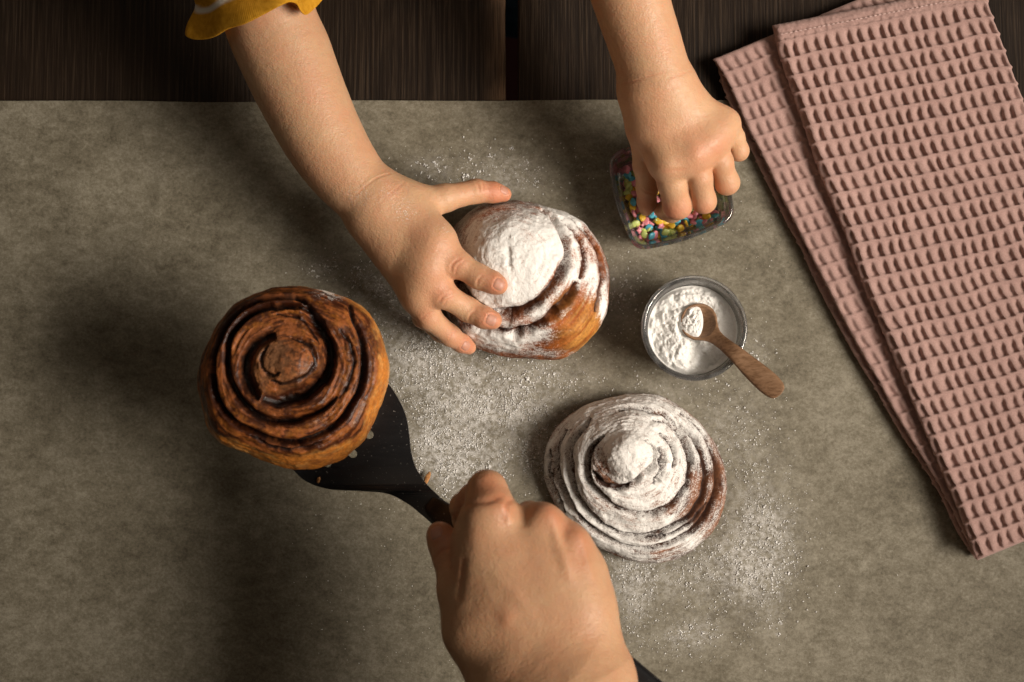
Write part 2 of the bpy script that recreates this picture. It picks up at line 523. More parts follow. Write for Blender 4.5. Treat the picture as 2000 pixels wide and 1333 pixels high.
nx, ny = 360, 300
xs = np.linspace(-0.56, 0.56, nx)
ytop = P(1000, 201, 0.001)[1]
ys = np.concatenate([np.linspace(-0.45, ytop - 0.02, ny - 24), np.linspace(ytop - 0.02, ytop, 25)[1:]])
X, Y = np.meshgrid(xs, ys, indexing='ij')
q = np.stack([X, Y, X * 0], -1)
Z = 0.0014 + 0.0007 * fbm(q * 9, 3) + 0.00045 * fbm(q * 45 + 9, 4) + 0.0011 * np.abs(fbm(q * np.array([6, 14, 1]) + 3.3, 2)) + 0.0005 * 1.5 * (1 - np.abs(fbm(q * np.array([16, 9, 1]) + 8.3, 3)) * 6).clip(0, 1) * sstep(-0.1, 0.4, fbm(q * 5 + 2, 2))
edge = sstep(ytop - 0.012, ytop, Y)
Z = Z + edge * 0.0010
Y2 = Y + edge * 0.0022 * fbm(np.stack([X * 6, X * 0, X * 0], -1), 2)
# the sheet is pressed flat under the towel on the right
g = np.stack([X, Y2, np.maximum(Z, 0.0006)], -1)
me = raw_mesh('baking_paper', g.reshape(-1, 3), grid_faces(nx, ny))
ppx, ppy = proj(g.reshape(-1, 3))
attr(me, 'dust', np.clip(dust_at(ppx, ppy) * (0.75 + 0.6 * fbm(g.reshape(-1, 3) * 60, 3)), 0, 1.2) * 1.0)
o = obj('baking_paper', me, M_PAPER)
tag(o, 'wide sheet of mottled grey brown baking paper covering the table', 'baking paper')
def paper_z(x, y): return 0.0022

# icing sugar specks and clumps: far too many to count
def specks():
    pts = []
    tot = sum(a * b * s for _, _, a, b, s in DUST)
    for x, y, a, b, s in DUST:
        n = int(17000 * a * b * s / tot) + 8
        n = int(n * 1.7)
        q = rng.normal(0, 0.78, (n, 2)) * np.array([a, b]) + np.array([x, y])
        qq = np.concatenate([q, q[:, :1] * 0], 1)
        dens_ = 0.5 + 1.5 * fbm(qq / 24.0, 3) + 0.9 * fbm(qq / 7.0 + 31, 2)
        q = q[rng.random(n) < np.clip(dens_, 0.03, 1.0)]; n = len(q)
        r = 0.00014 + 0.00055 * rng.random(n) ** 3.4
        r[rng.random(n) < 0.006] *= 1.6
        pts.append(np.concatenate([q, r[:, None]], 1))
    q = np.stack([rng.uniform(560, 1560, 700), rng.uniform(300, 1300, 700), 0.0002 + 0.00025 * rng.random(700) ** 2], 1)
    pts.append(q)
    cl = [(830, 322, 3.6), (848, 318, 4.0), (858, 335, 3.4), (838, 345, 3.0), (823, 338, 2.6), (868, 326, 2.6), (905, 345, 5.2), (918, 312, 3.8), (936, 336, 3.4), (960, 307, 2.4), (1000, 291, 3.2), (1030, 315, 3.2),
          (1048, 354, 3.4), (1015, 322, 2.4), (925, 348, 3.0), (985, 332, 2.0), (955, 913, 5.0), (1030, 742, 6.2), (1024, 756, 4.0), (914, 872, 4.0), (870, 935, 4.0), (872, 960, 4.5), (840, 716, 4.0), (1196, 546, 3), (1212, 578, 3.2), (1224, 548, 2.4), (1238, 575, 2.8), (1216, 560, 2.2),
          (1480, 702, 3.6), (1470, 690, 2.6), (1490, 676, 2.4), (1478, 666, 2.0), (1425, 780, 3.0), (1460, 804, 2.8), (1500, 1105, 4), (1520, 1060, 3.4), (1538, 1018, 3.2), (1505, 1130, 4.5), (1470, 1080, 4), (1490, 1000, 3.2), (1525, 1215, 4), (1520, 1240, 3.4), (1330, 1236, 4), (1350, 1225, 4.4), (1372, 1238, 4),
          (1345, 1262, 3.4), (1365, 1255, 3), (1388, 1246, 2.6), (1440, 1120, 3.6), (1420, 1090, 3.2), (1455, 1060, 3.6), (1395, 992, 3.4), (1440, 870, 2.6), (1475, 905, 2.6), (1455, 862, 3.0), (1270, 1050, 2), (620, 540, 3.4), (612, 530, 3), (634, 520, 3), (655, 520, 2.4)]
    big = []
    for x, y, r in cl:
        for _ in range(9):
            big.append((x + random.gauss(0, r * .55), y + random.gauss(0, r * .55), r * PXR * DIST * random.uniform(.22, .60)))
    pts.append(np.array(big))
    pts = np.concatenate(pts)
    t = (1 + 5 ** .5) / 2
    octv = np.array([(1, 0, 0), (-1, 0, 0), (0, 1, 0), (0, -1, 0), (0, 0, 1), (0, 0, -.6)], float)
    octf = np.array([(0, 2, 4), (2, 1, 4), (1, 3, 4), (3, 0, 4), (2, 0, 5), (1, 2, 5), (3, 1, 5), (0, 3, 5)])
    n = len(pts)
    w_ = np.array([P(a, b, 0.002) for a, b, _ in pts])
    keep = w_[:, 1] < ytop - 0.002
    pts, w_ = pts[keep], w_[keep]; n = len(pts)
    ang = rng.uniform(0, 6.28, n)
    jit = 1 + rng.uniform(-.4, .4, (n, 6, 1))
    s = np.stack([rng.uniform(.7, 1.7, n), rng.uniform(.6, 1.2, n), rng.uniform(.2, .42, n)], 1)
    b = octv[None] * jit * s[:, None, :] * pts[:, 2][:, None, None]
    ca, sa = np.cos(ang)[:, None], np.sin(ang)[:, None]
    b = np.stack([b[..., 0] * ca - b[..., 1] * sa, b[..., 0] * sa + b[..., 1] * ca, b[..., 2]], -1)
    # height of the sheet under each speck
    ix = np.clip(np.searchsorted(xs, w_[:, 0]), 1, nx - 1); iy = np.clip(np.searchsorted(ys, w_[:, 1]), 1, ny - 1)
    w_[:, 2] = g[ix, iy, 2] + pts[:, 2] * 0.35
    b = b + w_[:, None, :]
    return b.reshape(-1, 3), (octf[None] + 6 * np.arange(n)[:, None, None]).reshape(-1, 3)
v, f = specks()
o = obj('icing_sugar_dusting', raw_mesh('icing_sugar_dusting', v, f), M_SUGAR)
tag(o, 'white icing sugar specks spilled over the baking paper around the buns', 'icing sugar', kind='stuff')

# ================================================================== BUNS
def blobs(px, py, lst):
    d = 0
    for x, y, a, b, s in lst:
        d = d + s * np.exp(-(((px - x) / a) ** 2 + ((py - y) / b) ** 2))
    return d
def make_bun(outline, centre, z0, H, zw, prof, grooves, colour, bulge=0.0016, seed=0, NR=300, NT_=760, stri=0.00035):
    ol = np.array([P(x, y, z0 + zw * H)[:2] for x, y in outline])
    c = P(*centre, z0 + H)[:2]
    dense = catmull(ol, 24, closed=True) - c
    th = np.arctan2(dense[:, 1], dense[:, 0]); rr = np.hypot(dense[:, 0], dense[:, 1])
    k = np.argsort(th); th, rr = th[k], rr[k]
    T = np.linspace(-math.pi, math.pi, NT_, endpoint=False)
    Rt = np.interp(T, np.concatenate([th - 2 * math.pi, th, th + 2 * math.pi]), np.tile(rr, 3))
    pr = resample(catmull(np.array(prof, float) * np.array([0.055, H]), 20), NR)
    r_, z_ = pr[:, 0] / 0.055, pr[:, 1]
    # the plan is round near the peak and takes the traced outline at the rim
    Rm = Rt.mean()
    wgt = np.clip(r_, 0, 1)[:, None] ** 1.3
    rad = r_[:, None] * (Rt[None] * wgt + (Rm * 0.55 + Rt[None] * 0.45) * (1 - wgt))
    G = np.stack([c[0] + rad * np.cos(T), c[1] + rad * np.sin(T), np.broadcast_to(z0 + z_[:, None], rad.shape)], -1)
    N = grid_normals(G, True)
    if N[NR // 4, :, 2].mean() < 0: N = -N
    p = G.reshape(-1, 3).copy(); n = N.reshape(-1, 3)
    top = sstep(-0.1, 0.35, n[:, 2])
    rho = np.repeat(r_, NT_)
    under = np.repeat(np.arange(NR) > np.argmax(r_), NT_)
    gr = np.full(len(p), 9.0); info = []
    disp = np.zeros(len(p))
    for (pts, zl, wd, dp, lip, *inv) in grooves:
        line = np.array([P(x, y, z0 + zl * H)[:2] for x, y in pts])
        line = resample(catmull(line, 8), 60)
        wob = fbm(np.stack([line[:, 0] * 160, line[:, 1] * 160, line[:, 0] * 0 + seed], 1), 3)
        line = line + 0.0010 * np.stack([wob, np.roll(wob, 9)], 1)
        d, par, near = poly_dist(p[:, :2], line)
        tap = np.clip(np.minimum(par, 1 - par) * 7, 0.0, 1) ** 0.7
        tap = tap * ((0.92 + 0.12 * vnoise(np.stack([par * 8, par * 0 + seed, par * 0 + wd * 1e3], 1))) if inv else (0.75 + 0.5 * vnoise(np.stack([par * 14, par * 0 + seed, par * 0 + wd * 1e3], 1))))
        tap = np.clip(tap, 0, 1.3)
        out = ((p[:, :2] - near) * (near - c)).sum(1) > 0
        w_ = wd * 0.001 * (0.5 + 0.5 * tap)
        ef = np.where(out, d * 0.75, d * 1.25)          # steep inner wall, softer outer slope
        if inv: ef = np.where(out, d * 1.5, d * inv[0])
        disp -= dp * 0.001 * tap ** 0.8 * np.exp(-np.abs(ef / (w_ * 1.05)) ** 3.2) * top
        disp += lip * 0.001 * tap * np.where(out, 0.4, 1.0) * np.exp(-((d - 2.4 * w_) / (1.8 * w_)) ** 2) * top
        gd = np.where(tap > 0.12, d / w_, 9.0)
        gr = np.minimum(gr, gd)
    ang = np.tile(T, NR)
    cs = np.stack([np.cos(ang), np.sin(ang)], 1)
    disp += stri * fbm(np.concatenate([(rho * 34)[:, None], cs * 2.2 + seed], 1), 3) * sstep(0.1, 0.4, rho)
    disp += 0.0012 * fbm(p * 60 + seed, 3) + 0.0004 * fbm(p * 260 + seed, 3)
    p = p + n * disp[:, None]
    p[:, 2] = np.maximum(p[:, 2], z0)
    px, py = proj(p)
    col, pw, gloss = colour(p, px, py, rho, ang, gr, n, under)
    p = p + n * (pw * (0.0001 + 0.00032 * fbm(p * 420 + 4, 3)))[:, None]
    f = grid_faces(NR, NT_, wrap_m=True)
    me = raw_mesh('bun', p, f)
    me.flip_normals() if me.polygons[len(f) // 4].normal.z < 0 else None
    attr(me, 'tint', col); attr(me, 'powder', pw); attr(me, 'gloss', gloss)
    return me, p, f
def lerp3(a, b, t):
    return np.atleast_2d(a) * (1 - t[:, None]) + np.atleast_2d(b) * t[:, None]

# ---- bun lifted on the spatula
C4 = (2.962, 350, 530)
ol0 = crop([(600, 85), (760, 95), (900, 130), (1000, 170), (1090, 230), (1150, 330), (1190, 440), (1215, 560), (1200, 680), (1150, 800), (1100, 920), (1030, 1010), (900, 1100), (730, 1140),
            (560, 1120), (400, 1060), (250, 1000), (170, 920), (130, 800), (105, 650), (130, 500), (170, 400), (230, 290), (330, 190), (450, 120)], *C4)
g0 = [
    (crop([(970, 165), (1020, 290), (1060, 400), (1077, 520), (1060, 640), (1020, 760), (960, 850), (870, 930), (740, 980), (600, 990), (450, 950), (330, 890), (240, 800), (195, 680), (190, 560), (205, 450), (255, 330), (340, 225), (450, 165), (600, 140), (710, 165), (775, 230)], *C4), .86, 1.7, 6.5, 1.0, .8),
    (crop([(770, 220), (640, 190), (500, 205), (400, 245), (315, 325), (275, 400), (268, 500), (275, 600), (310, 680), (360, 760), (430, 825), (520, 870), (620, 870), (730, 850), (840, 800), (930, 720)], *C4), .95, 1.8, 6.5, 1.0, .7),
    (crop([(735, 190), (790, 270), (845, 360), (885, 450), (880, 540), (845, 630), (785, 690), (715, 730), (640, 750), (560, 765), (470, 745)], *C4), .98, 3.2, 10.0, .5, .50),
    (crop([(560, 360), (490, 375), (430, 412), (385, 480), (365, 560), (375, 640), (410, 700), (460, 745)], *C4), .99, 2.8, 7.0, .3, .55),
    (crop([(640, 385), (720, 410), (775, 460), (785, 530), (750, 600), (680, 640), (600, 650), (530, 630)], *C4), .99, 1.3, 1.8, .5),
    (crop([(520, 430), (480, 490), (490, 560), (540, 600), (590, 590)], *C4), .99, 1.0, 1.2, .3),
    (crop([(560, 250), (680, 270), (760, 330), (810, 420)], *C4), .99, 0.9, 1.0, .4),
    (crop([(930, 330), (990, 430), (1005, 540), (985, 640), (930, 740)], *C4), .93, 0.9, 1.4, .4),
    (crop([(420, 960), (560, 1020), (700, 1030), (840, 990)], *C4), .62, 1.0, 1.6, .4),
]
def col0(p, px, py, rho, ang, gr, n, under):
    a = fbm(p * 130 + 3, 4); b = fbm(p * 420 + 8, 3); s = fbm(np.stack([rho * 42, np.cos(ang) * 3, np.sin(ang) * 3], 1), 3)
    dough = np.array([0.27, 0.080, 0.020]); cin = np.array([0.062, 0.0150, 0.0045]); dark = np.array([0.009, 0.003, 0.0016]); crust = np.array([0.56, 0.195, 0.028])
    t = np.clip(0.46 + 1.0 * a + 0.30 * b + 1.0 * s, 0, 1)
    c = lerp3(dough, cin, sstep(0.14, 0.54, t))
    fil_shade = np.exp(-(gr / 0.95) ** 2) * (0.85 + 0.4 * b)  # cinnamon filling, painted darker in the grooves to stand for crevice shade
    c = lerp3(c, dark, np.clip(fil_shade * 1.3, 0, 1))
    rim = np.exp(-((gr - 3.0) / 1.0) ** 2) * np.clip(0.35 + 1.2 * b, 0, 1)
    c = lerp3(c, crust * 0.9, rim * 0.5)
    side = np.where(under, 1.0, sstep(0.93, 0.985, rho + 0.05 * a + blobs(px, py, [(735, 760, 40, 90, .07), (650, 890, 110, 30, .09), (450, 880, 60, 30, .06)]) - blobs(px, py, [(400, 700, 50, 110, .06), (520, 580, 130, 40, .05)])))
    cc = lerp3(crust, np.array([0.62, 0.31, 0.09]), np.clip(0.25 + 1.3 * s + .8 * b, 0, 1))
    cc = lerp3(cc, np.array([0.24, 0.075, 0.018]), np.clip(-1.3 * a, 0, 1))
    c = lerp3(c, cc, side * 0.94)
    ctr = np.exp(-(((px - 540) / 55) ** 2 + ((py - 705) / 50) ** 2)) * np.where(gr < 1.4, 0.14, 1.0) * np.clip(0.65 + 1.3 * a, 0, 1)
    c = lerp3(c, np.array([0.43, 0.205, 0.095]), ctr * 0.75)
    pw = blobs(px, py, [(655, 572, 30, 12, 1.0), (640, 565, 30, 8, .6)]) * np.clip(0.5 + 1.5 * b, 0, 1)
    gloss = np.clip(0.55 + 1.5 * s + blobs(px, py, [(690, 830, 50, 40, .7), (620, 790, 60, 40, .4)]), 0, 1) * (0.75 + 0.25 * side)
    return c, pw * 0.7, gloss
prof0 = [(0, 1.15), (.10, 1.13), (.20, 1.07), (.30, 1.015), (.45, .985), (.6, .955), (.76, .89), (.88, .77), (.96, .58), (1, .36), (.98, .18), (.91, .04), (.8, 0), (.4, 0), (0, 0)]
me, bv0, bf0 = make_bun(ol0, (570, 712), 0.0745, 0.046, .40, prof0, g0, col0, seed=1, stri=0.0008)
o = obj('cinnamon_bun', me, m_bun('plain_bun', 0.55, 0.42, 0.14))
tag(o, 'golden brown spiral bun without sugar lying on the black spatula', 'bun', 'cinnamon buns')

# ---- sugared bun under the child's hand
C2 = (3.3333, 660, 320)
ol1 = crop([(1130, 240), (1250, 252), (1400, 290), (1550, 350), (1660, 450), (1730, 580), (1768, 720), (1768, 860), (1735, 990), (1660, 1110), (1560, 1212), (1430, 1268), (1250, 1272), (1080, 1250), (930, 1212), (800, 1130), (720, 1010), (690, 850), (690, 690), (710, 540), (755, 420), (840, 320), (960, 265)], *C2)
g1 = [
    (crop([(1330, 262), (1410, 360), (1470, 470), (1492, 560), (1470, 660), (1420, 760), (1330, 865), (1230, 935), (1100, 968), (980, 950), (880, 890), (800, 800), (750, 680), (735, 560), (750, 450)], *C2), .80, 2.3, 7.5, 1.0),
    (crop([(1560, 780), (1490, 885), (1420, 965), (1330, 1040), (1230, 1082), (1100, 1095), (960, 1072), (860, 1040), (780, 980)], *C2), .56, 2.3, 7.0, 1.0),
    (crop([(1440, 335), (1530, 430), (1585, 540), (1600, 640), (1575, 760)], *C2), .66, 1.3, 3.0, .6),
    (crop([(1500, 345), (1610, 450), (1690, 590), (1712, 720), (1700, 860), (1680, 980)], *C2), .42, 1.5, 3.0, .6),
    (crop([(1110, 540), (1122, 620), (1108, 700)], *C2), 1.0, 1.7, 0.7, 1.0),
]
def col1(p, px, py, rho, ang, gr, n, under):
    a = fbm(p * 120 + 13, 4); b = fbm(p * 380 + 2, 3); s = fbm(np.stack([rho * 46, np.cos(ang) * 2.5 + 5, np.sin(ang) * 2.5], 1), 3)
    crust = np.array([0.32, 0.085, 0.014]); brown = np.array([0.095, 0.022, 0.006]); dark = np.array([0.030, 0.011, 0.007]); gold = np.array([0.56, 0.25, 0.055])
    c = lerp3(crust, brown, np.clip(0.42 + 1.2 * a + 1.0 * s, 0, 1))
    c = lerp3(c, gold, np.clip(blobs(px, py, [(1140, 650, 45, 40, 1.0), (1160, 610, 25, 40, .8), (1085, 580, 35, 35, .35)]) * (0.60 + 1.2 * s), 0, 0.85))
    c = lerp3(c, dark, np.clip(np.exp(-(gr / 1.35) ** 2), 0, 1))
    d = blobs(px, py, [(1005, 500, 85, 85, 1.5), (950, 560, 80, 70, .9), (1110, 470, 45, 55, .72), (1100, 425, 60, 25, .8), (1160, 530, 14, 60, .55), (1178, 590, 10, 60, .9), (1130, 545, 30, 35, .45),
                       (985, 660, 60, 20, .85), (1040, 640, 40, 18, .5), (1070, 610, 30, 16, .45), (1000, 680, 60, 12, .30), (1080, 692, 60, 8, .3), (930, 640, 40, 30, .5), (900, 420, 60, 40, .5)])
    d = d - 0.75 * np.exp(-(gr / 1.5) ** 2) + 0.30 * np.exp(-((gr - 3.2) / 1.2) ** 2) * np.clip(d, 0, 1)
    pw = np.clip(d * (0.90 + 0.50 * s + 0.65 * a) + 0.12 * b - 0.06, 0, 1.1)
    pw = pw - 0.20 * np.exp(-(s / 0.05) ** 2) * sstep(0.55, 0.75, rho)
    pw = np.where(under, pw * 0.2, np.clip(pw, 0, 1.1))
    return c, pw, np.clip(0.55 + 1.2 * a, 0, 1)
prof1 = [(0, 1.0), (.2, .985), (.4, .92), (.58, .80), (.72, .68), (.85, .53), (.95, .37), (1, .22), (.975, .08), (.90, 0), (.5, 0), (0, 0)]
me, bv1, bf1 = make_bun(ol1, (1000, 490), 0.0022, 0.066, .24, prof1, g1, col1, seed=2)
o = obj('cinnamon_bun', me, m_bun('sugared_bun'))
tag(o, "tall bun with thick icing sugar on its dome held under the child's hand", 'bun', 'cinnamon buns')
BVH1 = bvh_of(bv1, bf1)

# ---- sugared bun at the lower right
C6 = (3.173, 1040, 740)
ol2 = crop([(600, 88), (760, 95), (880, 150), (985, 230), (1095, 350), (1165, 480), (1197, 620), (1185, 770), (1125, 930), (1015, 1050), (880, 1120), (720, 1142), (560, 1112), (420, 1050), (280, 960), (170, 830), (100, 680), (75, 530), (92, 400), (150, 290), (260, 205), (400, 140)], *C6)
g2 = [
    (crop([(700, 375), (755, 430), (750, 520), (700, 585), (610, 645), (520, 665), (440, 640), (385, 560)], *C6), .93, 1.6, 4.6, 1.0),
    (crop([(780, 420), (808, 500), (795, 590), (750, 660)], *C6), .84, 2.6, 4.2, .5),
    (crop([(470, 330), (390, 400), (350, 480), (345, 560), (375, 655), (450, 740), (560, 812), (680, 838), (800, 810), (900, 740), (965, 650), (985, 540), (965, 440), (920, 350), (850, 280), (740, 240)], *C6), .70, 1.8, 6.0, 1.3),
    (crop([(380, 190), (330, 300), (255, 400), (243, 540), (262, 680), (330, 800), (440, 900), (560, 962), (700, 975), (850, 920), (960, 850), (1040, 740), (1072, 600), (1045, 470), (980, 360), (880, 265), (760, 205), (640, 180), (520, 195)], *C6), .50, 1.8, 5.6, 1.2),
    (crop([(230, 270), (165, 400), (155, 500), (165, 600), (220, 755), (320, 880), (440, 975), (570, 1035), (720, 1048), (860, 1012), (1000, 922), (1095, 800), (1140, 660), (1132, 520), (1085, 390), (1000, 280), (890, 190)], *C6), .33, 1.9, 6.0, 1.1),
    (crop([(115, 420), (110, 560), (140, 690), (210, 830)], *C6), .2, 1.1, 3.0, .5),
    (crop([(700, 1000), (850, 965), (990, 880), (1080, 760)], *C6), .42, 1.3, 4.0, .5),
    (crop([(880, 560), (890, 480), (860, 400), (790, 330)], *C6), .78, 1.1, 2.6, .6),
]
def col2(p, px, py, rho, ang, gr, n, under):
    a = fbm(p * 120 + 23, 4); b = fbm(p * 420 + 5, 3); s = fbm(np.stack([rho * 60, np.cos(ang) * 2.5 + 9, np.sin(ang) * 2.5], 1), 3)
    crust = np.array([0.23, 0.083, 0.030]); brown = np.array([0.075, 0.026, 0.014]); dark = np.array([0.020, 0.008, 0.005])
    c = lerp3(crust, brown, np.clip(0.62 + 0.9 * a + 1.3 * s, 0, 1))
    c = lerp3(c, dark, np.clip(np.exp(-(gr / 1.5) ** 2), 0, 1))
    bare = blobs(px, py, [(1365, 930, 32, 70, .85), (1345, 1000, 45, 40, .45), (1405, 930, 18, 70, .8), (1385, 1020, 35, 45, .55), (1180, 920, 22, 32, .85), (1200, 945, 30, 14, .6), (1330, 1085, 70, 14, .7), (1200, 1090, 60, 14, .55), (1165, 880, 14, 40, .4), (1330, 990, 40, 25, .3), (1235, 990, 60, 8, .2)])
    d = 1.03 - 0.74 * bare + 0.10 * blobs(px, py, [(1250, 880, 60, 60, 1)])
    d = d - 0.80 * np.exp(-(gr / 1.3) ** 2)
    pw = np.clip(d * (0.86 + 0.50 * s + 0.40 * a) + 0.14 * b - 0.05, 0, 1.1)
    s2 = fbm(np.stack([rho * 44 + 3, np.cos(ang) * 1.6 + 2, np.sin(ang) * 1.6], 1), 2)
    pw = np.clip(pw - 0.34 * np.exp(-(s2 / 0.040) ** 2) * sstep(0.25, 0.4, rho) - 0.10 * np.exp(-(s / 0.05) ** 2), 0, 1.0)
    pw = np.where(under, pw * 0.25, pw) * (1 - 0.6 * sstep(0.95, 1.0, rho))
    return c, pw, np.clip(0.2 + a, 0, 1)
prof2 = [(0, 1.0), (.10, .985), (.20, .92), (.29, .80), (.38, .735), (.52, .64), (.66, .51), (.80, .39), (.92, .27), (1, .13), (.98, .04), (.92, 0), (.5, 0), (0, 0)]
me, bv2, bf2 = make_bun(ol2, (1226, 884), 0.0022, 0.058, .13, prof2, g2, col2, seed=3, stri=0.0007)
o = obj('cinnamon_bun', me, m_bun('sugared_bun'))
tag(o, 'flat wide sugared bun with a pointed centre lying below the round bowl', 'bun', 'cinnamon buns')

# ================================================================== SPATULA
spat = empty('spatula', P(835, 985, 0.083))
tag(spat, 'black slotted spatula carrying the plain bun', 'spatula')
AX0 = np.array([835., 985.]); AXD = np.array([-0.80, -0.60])
def zblade(px, py):
    s = (px - AX0[0]) * AXD[0] + (py - AX0[1]) * AXD[1]
    return 0.0715 + 0.020 * sstep(90, -110, s) ** 1.0
cu = bpy.data.curves.new('blade', 'CURVE'); cu.dimensions = '2D'; cu.fill_mode = 'BOTH'; cu.extrude = 1.1; cu.bevel_depth = 0.5; cu.bevel_resolution = 1
out = [(905, 1013), (878, 988), (850, 963), (828, 940), (812, 914), (803, 885), (799, 850), (793, 815), (778, 780), (752, 742), (700, 680), (640, 618), (600, 600), (560, 618), (490, 690), (462, 730), (462, 770), (500, 830), (545, 890), (572, 917), (598, 940), (640, 955), (700, 959), (755, 964), (795, 983), (822, 1004), (848, 1027), (872, 1050)]
def add_sp(pts, n=8):
    q = catmull(pts, n, closed=True)
    sp = cu.splines.new('POLY'); sp.points.add(len(q) - 1); sp.use_cyclic_u = True
    for k, (x, y) in enumerate(q): sp.points[k].co = (x, -y, 0, 1)
add_sp(out, 8)
pd = np.array([-AXD[1], AXD[0]])
for s0x, s0y, L in ((722, 850, 150), (690, 887, 175), (655, 925, 175), (757, 812, 130)):
    if (s0x, s0y) in ((655, 925),): s0x, s0y = 640, 905
    if (s0x, s0y) == (757, 812): s0x, s0y = 735, 790
    a = np.array([s0x, s0y], float); b = a + AXD * L; r = 8.5
    arc = [a + r * (math.cos(q) * -AXD + math.sin(q) * pd) for q in np.linspace(-1.57, 1.57, 7)] + [b + r * (math.cos(q) * AXD - math.sin(q) * pd) for q in np.linspace(-1.57, 1.57, 7)]
    sp = cu.splines.new('POLY'); sp.points.add(len(arc) - 1); sp.use_cyclic_u = True
    for k, (x, y) in enumerate(arc): sp.points[k].co = (x, -y, 0, 1)
tmp = bpy.data.objects.new('blade', cu); COL.objects.link(tmp)
dg = bpy.context.evaluated_depsgraph_get()
me = bpy.data.meshes.new_from_object(tmp.evaluated_get(dg)); bpy.data.objects.remove(tmp)
bm = bmesh.new(); bm.from_mesh(me); bmesh.ops.remove_doubles(bm, verts=bm.verts, dist=0.01)
bmesh.ops.triangulate(bm, faces=[q for q in bm.faces if len(q.verts) > 4])
for q in bm.verts:
    x, y, t = q.co.x, -q.co.y, q.co.z
    q.co = P(x, y, zblade(x, y)); q.co.z += t * 0.0010
bmesh.ops.recalc_face_normals(bm, faces=bm.faces)
bm.to_mesh(me); bm.free(); me.name = 'blade'
for q in me.polygons: q.use_smooth = True
me.set_sharp_from_angle(angle=R_(35))
obj('blade', me, M_NYLON, spat)
path = np.array([P(838, 982, 0.0825), P(850, 993, 0.0860), P(870, 1010, 0.094), P(910, 1041, 0.107), P(960, 1080, 0.119), P(1040, 1143, 0.126), P(1140, 1232, 0.131), P(1217, 1298, 0.134), P(1315, 1380, 0.137), P(1405, 1455, 0.140)])
hw = np.array([14, 22, 26, 26, 26, 27, 26, 23, 22, 16]) * PXR * 1.03
ht = np.array([0.0010, 0.0022, 0.0035, 0.0045, 0.0055, 0.0065, 0.0068, 0.0065, 0.006, 0.003])
pp = catmull(np.concatenate([path, hw[:, None], ht[:, None]], 1), 8)
rings = []
for i in range(len(pp)):
    a, b = pp[max(0, i - 1), :3], pp[min(len(pp) - 1, i + 1), :3]
    d = (b - a) / np.linalg.norm(b - a); sd = np.cross(d, [0, 0, 1]); sd /= np.linalg.norm(sd); up = np.cross(sd, d)
    ring = []
    for q in np.linspace(0, 2 * math.pi, 28, endpoint=False):
        cx, sx = math.cos(q), math.sin(q)
        e = 0.55
        ring.append(pp[i, :3] + sd * pp[i, 3] * math.copysign(abs(cx) ** e, cx) + up * pp[i, 4] * math.copysign(abs(sx) ** e, sx))
    rings.append(ring)
v, f = loft(rings)
obj('handle', fix_normals(raw_mesh('handle', v, f)), M_NYLON, spat)

# crumbs
def crumb(px, py, z, size, stretch, ang, label, cat, seed):
    bm = bmesh.new(); bmesh.ops.create_icosphere(bm, subdivisions=3, radius=1.0)
    co = np.array([q.co[:] for q in bm.verts])
    d = 1 + 0.35 * fbm(co * 1.7 + seed, 3)
    ca, sa = math.cos(ang), math.sin(ang)
    for q, s in zip(bm.verts, d):
        x, y, zz = q.co.x * s * stretch, q.co.y * s, q.co.z * s * .6
        q.co = (size * (x * ca - y * sa), size * (x * sa + y * ca), size * zz)
    me = bpy.data.meshes.new('pastry_crumb'); bm.to_mesh(me); bm.free()
    for q in me.polygons: q.use_smooth = True
    o = obj('pastry_crumb', me, M_CRUMB); o.location = P(px, py, z)
    tag(o, label, 'crumb', 'pastry crumbs')
crumb(834, 935, 0.006, 0.0017, 2.6, R_(66), 'long brown crumb on the paper beside the neck of the spatula', 'crumb', 3)
crumb(622, 938, 0.0745, 0.0010, 1.9, R_(75), 'tiny pale crumb on the spatula blade below the plain bun', 'crumb', 8)

# ================================================================== HANDS  (one distance field per arm, surfaced into one skin)
def sm(a, b, k):
    h = np.clip(0.5 + 0.5 * (b - a) / k, 0, 1)
    return b + (a - b) * h - k * h * (1 - h)
class Field:
    def __init__(s, lo, hi, h):
        s.lo = np.array(lo); s.h = h
        s.n = np.ceil((np.array(hi) - s.lo) / h).astype(int) + 1
        s.ax = [(s.lo[i] + h * np.arange(s.n[i])).astype(np.float32) for i in range(3)]
    def new(s): return np.full(s.n, 0.03, np.float32)
    def cone(s, F, a, b, ra, rb, k, flat=1.0):
        m = max(ra, rb) + 0.022
        lo = np.maximum(((np.minimum(a, b) - m - s.lo) / s.h).astype(int), 0); hi = np.minimum(((np.maximum(a, b) + m - s.lo) / s.h).astype(int) + 1, s.n)
        if np.any(hi <= lo): return
        x = s.ax[0][lo[0]:hi[0]][:, None, None]; y = s.ax[1][lo[1]:hi[1]][None, :, None]; z = s.ax[2][lo[2]:hi[2]][None, None, :]
        ab = (b - a); L = float(ab @ ab) + 1e-12
        t = np.clip(((x - a[0]) * ab[0] + (y - a[1]) * ab[1] + (z - a[2]) * ab[2]) / L, 0, 1)
        d = np.sqrt((x - a[0] - t * ab[0]) ** 2 + (y - a[1] - t * ab[1]) ** 2 + ((z - a[2] - t * ab[2]) * flat) ** 2) - (ra + (rb - ra) * t)
        sl = F[lo[0]:hi[0], lo[1]:hi[1], lo[2]:hi[2]]
        sl[...] = sm(sl, d.astype(np.float32), k)
